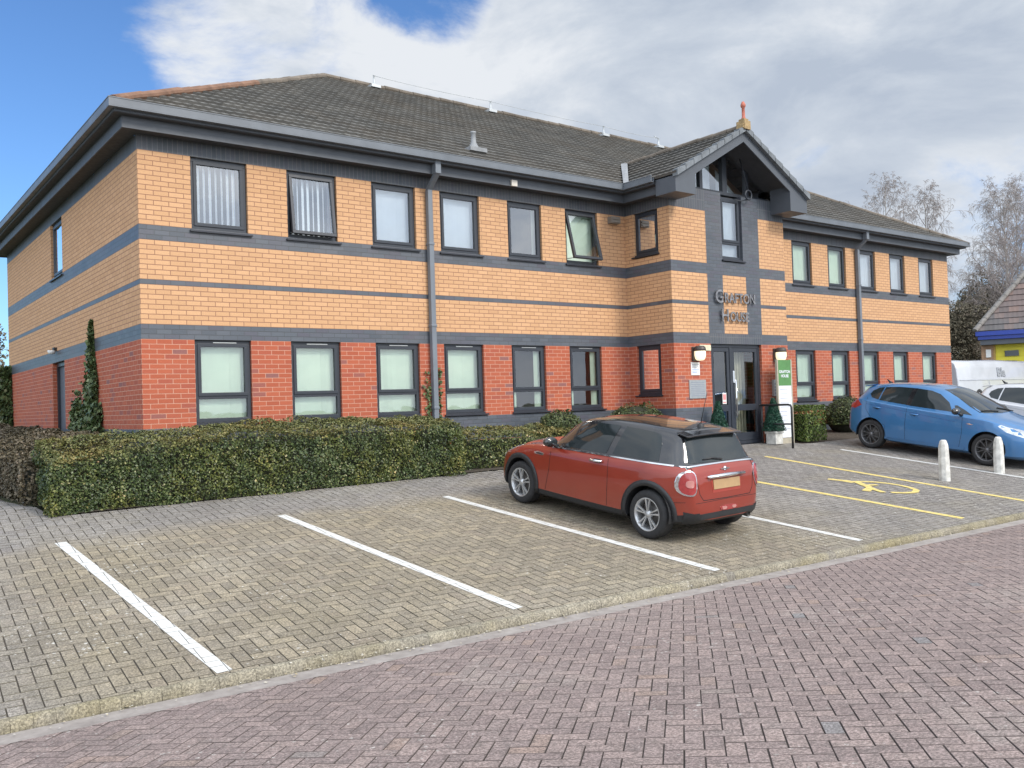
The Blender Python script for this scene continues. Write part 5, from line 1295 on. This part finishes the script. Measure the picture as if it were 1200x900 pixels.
# ---- blue five-door hatchback, nose towards the road
BLUEP = paint('blue_car_paint', (.042, .17, .38), .15, .35)
W2_, L2_ = 1.74, 4.02
def hatch_spec(pm, cabm, cladm):
    L_, W_ = L2_, W2_
    return dict(L=L_, W=W_, wr_=.312, rim=.222, arch=.352, wheels=(L_/2-.84, L_/2-.84-2.51), paint=pm, cabmat=cabm, cladmat=cladm, crown=.075,
    cuts=[.93, 3.86], cabin=(.93, 3.86),
    top=[(0, .50), (.02, .60), (.10, .70), (.3, .80), (.6, .895), (.93, .985), (1.3, 1.17), (1.7, 1.35), (1.95, 1.43), (2.4, 1.478), (2.9, 1.465), (3.3, 1.43), (3.55, 1.385), (3.64, 1.36), (3.76, 1.20), (3.86, 1.06), (3.94, .98), (3.98, .85), (4.0, .65), (4.02, .55)],
    w=[(0, .45), (.04, .58), (.15, .70), (.35, .79), (.7, .855), (1.2, .868), (2.6, .87), (3.3, .865), (3.6, .83), (3.85, .765), (3.97, .69), (4.02, .60)],
    wr=[(0, .4), (.93, .70), (1.4, .60), (2.2, .585), (3.2, .555), (3.62, .52), (3.86, .62), (4.02, .45)],
    belt=[(0, .46), (.1, .60), (.4, .76), (.93, .90), (1.4, .925), (2.6, .985), (3.3, 1.03), (3.7, 1.06), (3.86, .98), (3.96, .90), (4.02, .5)],
    bot=[(0, .22), (.3, .17), (2.0, .18), (3.6, .22), (3.9, .27), (4.02, .34)], clad=[(0, .26), (.5, .24), (2, .255), (3.5, .27), (4.02, .40)])
def hatch(name, label, spec, x, y, head, five=True, pm=None, rimmat=DALLOY, group=None):
    loc_, rot_ = site_frame(x, y, head); c = Car(name, label, 'car', spec, loc_, rot_, group); Y = c.y; W_ = W2_
    for sg in (-1, 1):
        c.patch('side_window', [(Y(1.60), .985), (Y(1.72), 1.16), (Y(1.95), 1.31), (Y(2.15), 1.365), (Y(2.46), 1.385), (Y(2.50), 1.02)], 'x', sg, CGLASS)
        c.patch('quarter_window', [(Y(1.20), .955), (Y(1.36), 1.03), (Y(1.56), 1.12), (Y(1.60), 1.11), (Y(1.52), .975)], 'x', sg, CGLASS)
        c.patch('side_window', [(Y(2.60), 1.03), (Y(2.57), 1.385), (Y(2.9), 1.38), (Y(3.20), 1.35), (Y(3.22), 1.07)], 'x', sg, CGLASS)
        c.patch('quarter_window', [(Y(3.25), 1.08), (Y(3.23), 1.345), (Y(3.36), 1.32), (Y(3.48), 1.25), (Y(3.50), 1.18), (Y(3.42), 1.11)], 'x', sg, CGLASS)
        c.patch('pillar_trim', [(Y(2.50), 1.02), (Y(2.46), 1.385), (Y(2.57), 1.385), (Y(2.60), 1.03)], 'x', sg, GLOSSB, .003)
        c.line('door_gap', [(Y(1.36), .90), (Y(1.34), .6), (Y(1.38), .30)], 'x', sg, SEAM)
        c.line('door_gap', [(Y(2.55), .98), (Y(2.56), .6), (Y(2.54), .30)], 'x', sg, SEAM)
        c.line('door_gap', [(Y(3.52), 1.1), (Y(3.50), .85), (Y(3.30), .62), (Y(3.02), .55), (Y(2.98), .30)], 'x', sg, SEAM)
        c.line('crease_shade_line', [(Y(1.5), .80), (Y(2.2), .86), (Y(2.9), .925), (Y(3.5), .97)], 'x', sg, simple('crease_shade', tuple(v*.5 for v in (.055, .20, .50)) if pm is None else (.4, .4, .4), .3), .012, .001)  # flat line in darkened body colour, painting the shade of the crease
        c.patch('sill_blade', [(Y(1.25), .30), (Y(1.3), .25), (Y(2.9), .25), (Y(2.95), .30)], 'x', sg, spec['paint'], .018)
        for hy_ in (2.36, 3.22):
            c.patch('handle_recess', [(Y(hy_-.06), .835+.06*(hy_-2.3)), (Y(hy_), .86+.06*(hy_-2.3)), (Y(hy_+.08), .84+.06*(hy_-2.3)), (Y(hy_), .81+.06*(hy_-2.3))], 'x', sg, SEAM, .001)
            zz = .845+.07*(hy_-2.3); x0 = sg*(W_/2+.012); m = MB(); m.tube([(x0-sg*.03, Y(hy_-.09), zz), (x0, Y(hy_-.06), zz), (x0+sg*.003, Y(hy_), zz+.003), (x0, Y(hy_+.07), zz+.004), (x0-sg*.03, Y(hy_+.1), zz+.004)], [.010, .014, .016, .014, .010], 8); m.build('door_handle', spec['paint'], c.r, keep=False)
        c.patch('headlight', [(Y(.16), .66), (Y(.30), .74), (Y(.62), .83), (Y(.66), .80), (Y(.5), .70), (Y(.2), .62)], 'x', sg, CLEARL, .006)
        c.patch('headlight', [(sg*.40, .64), (sg*.42, .70), (sg*.60, .76), (sg*.72, .78), (sg*.72, .66), (sg*.55, .63)][::sg], 'y', 1, CLEARL, .006, dice=.04)
        c.patch('tail_light', [(Y(3.62), .93), (Y(3.76), 1.06), (Y(3.94), 1.0), (Y(3.98), .86), (Y(3.80), .84)], 'x', sg, REDL, .006, dice=.04)
        c.patch('tail_light', [(sg*.50, .90), (sg*.52, 1.0), (sg*.70, 1.02), (sg*.70, .84), (sg*.55, .84)][::sg], 'y', -1, REDL, .006, dice=.04)
        c.patch('side_repeater', [(Y(1.12), .78), (Y(1.2), .80), (Y(1.27), .79), (Y(1.2), .77)], 'x', sg, CHROME, .005)
    c.patch('windscreen', [(-.64, 1.01), (-.54, 1.30), (-.47, 1.40), (0, 1.425), (.47, 1.40), (.54, 1.30), (.64, 1.01), (0, 1.0)], 'y', 1, CGLASS, .005, dice=.08)
    c.patch('rear_window', [(-.58, 1.09), (-.50, 1.28), (-.42, 1.335), (.42, 1.335), (.50, 1.28), (.58, 1.09)], 'y', -1, CGLASS, .005, dice=.08)
    c.patch('grille', [(-.42, .66), (-.36, .56), (.36, .56), (.42, .66)], 'y', 1, BLACKP, .006)
    c.patch('lower_grille', [(-.5, .44), (-.4, .30), (.4, .30), (.5, .44)], 'y', 1, BLACKP, .006)
    for sg in (-1, 1): c.patch('fog_lamp', ell(sg*.60, .40, .07, .06), 'y', 1, BLACKP, .006)
    c.patch('number_plate', [(-.26, .80), (-.26, .69), (.26, .69), (.26, .80)], 'y', -1, PLATE, .010, dice=.1)
    for k, (a, b) in enumerate(((-.55, -.05), (.1, .6))):
        P = []
        for t in np.linspace(0, 1, 6):
            xx = a+(b-a)*t; yy = Y(1.02+.10*t); h, nn, _, _ = c.bvh.ray_cast(Vector((xx, yy, 4)), Vector((0, 0, -1))); P.append(h+nn*.018)
        m = MB(); m.tube(P, .011, 6); m.build('wiper', BLACKP, c.r, keep=False)
    c.mirror(Y(1.42), 1.02, .97, GLOSSB if pm is None else spec['paint'])
    c.wheels_(dict(n=5, pair=(-1, 1), ti=.2, to=.28, w0=.016, w1=.020, twist=.42), rimmat)
    m = MB(); h, _, _, _ = c.bvh.ray_cast(Vector((0, Y(3.4), 4)), Vector((0, 0, -1))); m.tube([(0, Y(3.42), h.z-.01), (0, Y(3.47), h.z+.02), (0, Y(3.53), h.z+.07)], [.035, .025, .008], 8); m.build('aerial', BLACKP, c.r, keep=False)
    m = MB(); m.box(-.45, .45, -1.7, 1.5, .20, .27); m.build('floor_pan', BLACKP, c.r, keep=False)
    m = MB()
    for a, b in ((-.5, 0), (0, .5)): m.hexa([(a, Y(3.56), 1.36), (b, Y(3.56), 1.36), (a, Y(3.74), 1.325), (b, Y(3.74), 1.325), (a, Y(3.54), 1.385), (b, Y(3.54), 1.385), (a, Y(3.74), 1.345), (b, Y(3.74), 1.345)])
    m.build('spoiler', spec['paint'], c.r, keep=False, recalc=True, bevel=.006)
    return c
hatch('parked_car', 'metallic blue five door hatchback with dark wheels parked nose out behind the bollards', hatch_spec(BLUEP, BLUEP, BLUEP), 15.32, -4.30, R(180-1), group='cars parked outside the building')
WPAINT = paint('white_car_paint', (.56, .57, .59), .05, .0)
hatch('parked_car', 'white hatchback at the right edge, mostly hidden behind the blue car', hatch_spec(WPAINT, WPAINT, BLACKP), 18.35, -5.45, R(180), pm=1, rimmat=ALLOY, group='cars parked outside the building')

# ---- white panel van seen side on
VP = paint('van_white', (.47, .49, .52), .15)
vr = empty('panel_van', (33.6, 3.9, zpark(33.6, 3.9))); tag(vr, 'long white panel van standing side on beyond the building, grey letters on its flank', 'van')
vz = zpark(33.6, 3.9); gz0 = 0.0
m = MB(); VX0, VX1, VY0, VY1 = 30.62, 39.3, 2.95, 4.9; ZT_ = 2.16; ring = []
prof = [(0, .35), (.0, .9), (.012, 1.36), (.012, 1.44), (.03, 1.50), (.06, 1.85), (.12, ZT_-.09), (.22, ZT_-.02), (.5, ZT_+.03), (.975, ZT_+.05)]
secs = [(VX0+.10, .10), (VX0+.03, .04), (VX0, .0)][::-1]; stations = [(VX0, .05, -.05), (VX0+.03, .02, -.03), (VX0+.12, 0, -.01), (VX0+1.2, 0, 0.0), (VX0+2.4, 0, .01), (VX0+3.6, 0, .03), (VX0+6.8, 0, .0), (VX0+7.3, .03, -.30), (VX0+7.8, .06, -.85), (VX0+8.3, .12, -1.05), (VX0+8.6, .3, -1.2)]
for x, ins, dz in stations:
    L_r = []
    for d, z in prof:
        zz = z+dz*max(0, (z-.9)/(ZT_-.9)); L_r.append((x, VY0+ins+d, zz))
    L_r += [(p[0], VY0+VY1-p[1], p[2]) for p in L_r[-2::-1]]; ring.append(L_r)
for i in range(len(ring)-1):
    for j in range(len(ring[0])-1): m.face([ring[i][j], ring[i+1][j], ring[i+1][j+1], ring[i][j+1]], 0, 0, True)
m.face(ring[0][::-1]); m.face(ring[-1])
m.build('body', VP, vr, recalc=True)
m = MB(); m.box(VX0+.1, VX0+6.7, VY0-.006, VY0+.012, 1.385, 1.41); m.box(VX0+2.45, VX0+2.46, VY0-.004, VY0+.02, .45, 1.36); m.build('rub_strip', simple('van_seam', (.40, .42, .46), .5), vr)
m = MB(); m.face([(VX0+6.85, VY0+.0, 1.42), (VX0+7.8, VY0+.05, 1.30), (VX0+7.5, VY0+.09, 1.55), (VX0+7.3, VY0+.10, 1.75), (VX0+6.85, VY0+.04, 1.85)]); m.build('side_window', CGLASS, vr)
for wx in (VX0+1.6, VX0+7.4):
    for yy, sg in ((VY0, 1), (VY1, -1)):
        m = MB(); m.lathe([(.2, -.01*sg), (.22, -.02*sg), (.33, -.0), (.35, .03*sg), (.35, .2*sg), (.2, .2*sg)], (wx, yy, vz+.35), 'y', 24); wv = m.build('wheel', RUBBER, vr, recalc=True); m = MB(); m.lathe([(0, -.005*sg), (.12, .0), (.19, -.005*sg), (.2, .02*sg)], (wx, yy, vz+.35), 'y', 20); m.build('rim', ALLOY, wv, keep=False)
m = MB(); m.box(VX0+.1, VX1-.2, VY0+.1, VY1-.1, vz+.2, .4); m.build('chassis', BLACKP, vr)
LG = simple('van_letter_grey', (.27, .285, .31), .5)
me = text_obj('t', 'Bla', .50, Vector((VX0+3.2, VY0+.016, 1.53)), Euler((R(85), 0, 0)), LG, None, extr=.008, bold=.015, sx=1.2)
o = bpy.data.objects.new('flank_lettering', me); COL.objects.link(o); parent_to(o, vr)

# ================================================================== neighbouring building, blue fascia
nb = empty('warehouse_building', (45.51, 8.9, 0), (0, 0, R(-68))); tag(nb, 'neighbouring building with blue fascia, brown tiled roof and yellow panels behind the white van', 'building')
BX, BY = 0., 0.; m = MB(); m.box(BX-.1, BX+.46, BY, BY+16, -.5, 3.35); m.build('brick_wall', brick_mat('tan_brick', [(0, (.34, .20, .12)), (1, (.44, .27, .16))], (.35, .26, .18), msize=.008), nb, keep=False)
YEL = simple('yellow_panel', (.68, .60, .04), .5, var=.05)
m = MB(); m.box(BX+.57, BX+16, BY+.08, BY+16, -.5, 3.35)
for i in range(14): m.box(BX+.57, BX+16, BY+.055, BY+.079, .2+i*.23, .215+i*.23)
m.build('yellow_cladding', YEL, nb, keep=False); m = MB(); m.box(BX+.465, BX+.565, BY+.02, BY+16, -.5, 3.35); m.build('corner_post', simple('ochre_post', (.42, .27, .08), .6), nb, keep=False)
m = MB(); m.box(BX+1.0, BX+1.65, BY+.0, BY+.05, 2.72, 3.02); m.build('window', CGLASS, nb, keep=False)
m = MB(); m.box(BX-.1, BX+18, BY-.55, BY+17, 3.36, 3.62); m.build('soffit', FASCIA, nb, keep=False)
m = MB(); m.box(BX-.2, BX+18, BY-.66, BY+17, 3.63, 3.82); m.box(BX-.3, BX+18, BY-.76, BY+17.1, 3.83, 4.06); m.build('fascia', simple('blue_fascia', (.018, .05, .30), .35, var=.06), nb, keep=False)
m = MB(); m.box(BX+.12, BX+.36, BY-.10, BY-.002, 2.7, 3.12); m.build('alarm_box', WHITEP, nb, keep=False)
m = MB()
ths = math.atan(1.3); cs, ss = math.cos(ths), math.sin(ths); hh = 7.5
ROOF2 = Mat('brown_tile'); rc = ROOF2.ramp(ROOF2.attr(), [(0, (.095, .09, .09)), (.6, (.125, .115, .115)), (.85, (.16, .125, .115)), (1, (.18, .13, .11))]); rc = ROOF2.mix(ROOF2.rng(ROOF2.noise(.35, 5, .6), .5, .66, 0, .35), rc, (.20, .12, .10)); ROOF2.col(ROOF2.mix(ROOF2.rng(ROOF2.noise(.22, 5, .6), .62, .7), rc, (.28, .24, .08))); ROOF2.set(Roughness=.9)
tile_roof(m, (BX-.3, BY-.75, 4.08), (1, 0, 0), (0, cs, ss), (0, -ss, cs), [(0, 0), (18, 0), (18, hh/cs), (hh, hh/cs)], gauge=.40, tw=.45)
tile_roof(m, (BX-.3, BY+14.25, 4.08), (0, -1, 0), (cs, 0, ss), (-ss, 0, cs), [(0, 0), (15, 0), (7.5, hh/cs)], gauge=.40, tw=.45)
rf = m.build('roof', ROOF2.m, nb, keep=False)
m = MB(); ridge_tiles(m, (BX-.3, BY-.75, 4.1), (BX-.3+hh, BY-.75+hh, 4.1+hh*1.3), rad=.16, L=.45, lift=.08); m.build('hip_tile', simple('pale_hip_tile', (.20, .185, .17), .85, var=.3), rf, keep=False)

# ================================================================== trees
def bare_tree(name, label, base, H, spread, seed, nbr=26, weep=.35, lean=(0, 0), grp='bare winter trees beyond the building', thick=.16, twm=TWIG, depth=3, dens=1.):
    rg = random.Random(seed); trunk = MB(); tw = MB(); base = Vector(base)
    r = empty(name, base); tag(r, label, 'tree', grp)
    n = 12; pts = []
    for i in range(n+1):
        t = i/n; pts.append(base+Vector((lean[0]*t*H+math.sin(t*5+seed)*.12*t*H*.12, lean[1]*t*H+math.cos(t*4+seed)*.1*t*H*.12, t*H*.97)))
    trunk.tube(pts, [thick*(1-t/n)**1.1+.012 for t in range(n+1)], 8)
    def branch(p, d, L, rad, lev):
        k = 5; P = [p]; q = p.copy(); dd = d.copy()
        for i in range(k):
            dd = (dd+Vector((rg.gauss(0, .13), rg.gauss(0, .13), rg.gauss(0, .10)+(.10 if lev == 0 else -weep*.22*lev*(i/k)*1.6)))).normalized(); q = q+dd*L/k; P.append(q.copy())
        tw.tube(P, [rad*(1-.8*i/k) for i in range(k+1)], 5 if lev == 0 else 3, cap=False)
        if lev >= depth: return
        m_ = int((8, 7, 6, 0)[min(lev, 3)]*dens)
        for i in range(m_):
            t = .22+.78*(i+rg.random())/m_; a = P[min(k-1, int(t*k))].lerp(P[min(k, int(t*k)+1)], t*k-int(t*k))
            ax = dd.orthogonal().normalized(); ax.rotate(Matrix.Rotation(rg.uniform(0, 6.28), 3, dd)); nd = (dd*.9+ax*rg.uniform(.5, 1.0)).normalized()
            branch(a, nd, L*rg.uniform(.38, .62)*(1-.3*t), max(.009, rad*.42), lev+1)
    for i in range(nbr):
        t = .25+.73*(i/nbr)**.9; p = pts[int(t*n)].lerp(pts[min(n, int(t*n)+1)], t*n-int(t*n)); a = i*2.4+rg.random()
        el = .55+.5*t; L = spread*(1.15-t)**.7*rg.uniform(.7, 1.15)
        branch(p, Vector((math.cos(a)*math.cos(el), math.sin(a)*math.cos(el), math.sin(el))), L, thick*.36*(1.1-t)+.012, 0)
    trunk.build('trunk', BIRCH, r); tw.build('crown', twm, r)
    return r
bare_tree('bare_tree', 'bare birch left of the pair just above the right end of the roof', (59.5, 22, -.5), 17.5, 6.2, 3, 24, weep=.9, thick=.17)
bare_tree('bare_tree', 'bare drooping birch, right one of the pair above the roof end', (63.0, 21, -.5), 17.2, 6.4, 5, 24, weep=1.1, thick=.17)
bare_tree('bare_tree', 'tall bare birch with straight trunk between the building and the blue fascia roof', (70.8, 18.5, -.5), 17.6, 6.6, 8, 30, weep=.7, thick=.20)
bare_tree('bare_tree', 'slim bare tree against the right wall end of the brick building', (63.5, 15.5, -.5), 12.5, 5.6, 12, 22, weep=.5, thick=.12)
bare_tree('bare_tree', 'bare tree at the right edge of the picture above the tiled roof', (78.5, 21, -.5), 19, 7.0, 17, 26, weep=.8, thick=.18)
SCRUB = leafmat('scrub_leaf', [(0, (.06, .055, .036)), (.5, (.115, .10, .066)), (.8, (.17, .14, .10)), (1, (.25, .20, .15))], .7)
def bushy(name, label, base, H, rad, n, size, seed, mats=SCRUB, grp='leafy scrub trees beyond the buildings', trunk_h=.25):
    rg = np.random.default_rng(700+seed); base = np.array(base); r = empty(name, tuple(base)); tag(r, label, 'tree', grp)
    cl = 34; th_ = rg.uniform(0, 6.28, cl); rr = np.sqrt(rg.uniform(0, 1, cl))*rad*.8; zz = trunk_h*H+(1-trunk_h)*H*rg.uniform(.05, .92, cl); rr *= np.clip(1.25-(zz/H)**2, .2, 1)
    Cn = np.stack([base[0]+rr*np.cos(th_), base[1]+rr*np.sin(th_), base[2]+zz], 1)
    k = rg.integers(0, cl, n); d = rg.normal(0, 1, (n, 3)); d /= np.linalg.norm(d, axis=1)[:, None]; s = rg.uniform(.35, 1, n)**.5
    P = Cn[k]+d*s[:, None]*np.array([rad*.34, rad*.34, H*.11]); P[:, 2] = np.maximum(P[:, 2], base[2]+.05)
    quads_obj('crown', leaf_quads(P, d, size, .6, 1., rg), mats, np.clip(rg.beta(1.7, 2, n)+rg.normal(0, .12, cl)[k], 0, 1), r)
    m = MB(); b = Vector(base); m.tube([b, b+Vector((.1, 0, H*.4)), b+Vector((0, .2, H*.8))], [.18, .13, .04], 7)
    for i in range(12):
        a = Cn[i]; m.tube([b+Vector((.05, .05, H*.3)), Vector(a)*.5+(b+Vector((.05, .05, H*.45)))*.5, Vector(a)], [.07, .05, .02], 5)
    m.build('trunk', BARK, r)
bushy('scrub_tree', 'dark green brown scrub tree right behind the far end of the brick building', (60.0, 17, -.5), 7.6, 3.2, 26000, .17, 1, trunk_h=.05)
bushy('scrub_tree', 'brown scrub tree between the brick building and the blue fascia', (65.5, 18, -.5), 8.6, 3.8, 26000, .17, 2, trunk_h=.05)
bushy('scrub_tree', 'olive scrub tree just left of the blue fascia roof corner', (71.5, 20, -.5), 11.0, 4.2, 26000, .17, 3, trunk_h=.05)
bushy('scrub_tree', 'mossy brown tree at the far left edge behind the side wall', (0.4, 24, -.3), 6.0, 2.3, 16000, .13, 4, trunk_h=.05)
bushy('scrub_tree', 'low dark green conifer like bush at the far left edge behind the hedge', (0.3, 19, -.3), 2.2, 1.0, 4000, .10, 5, mats=IVY, trunk_h=.0)
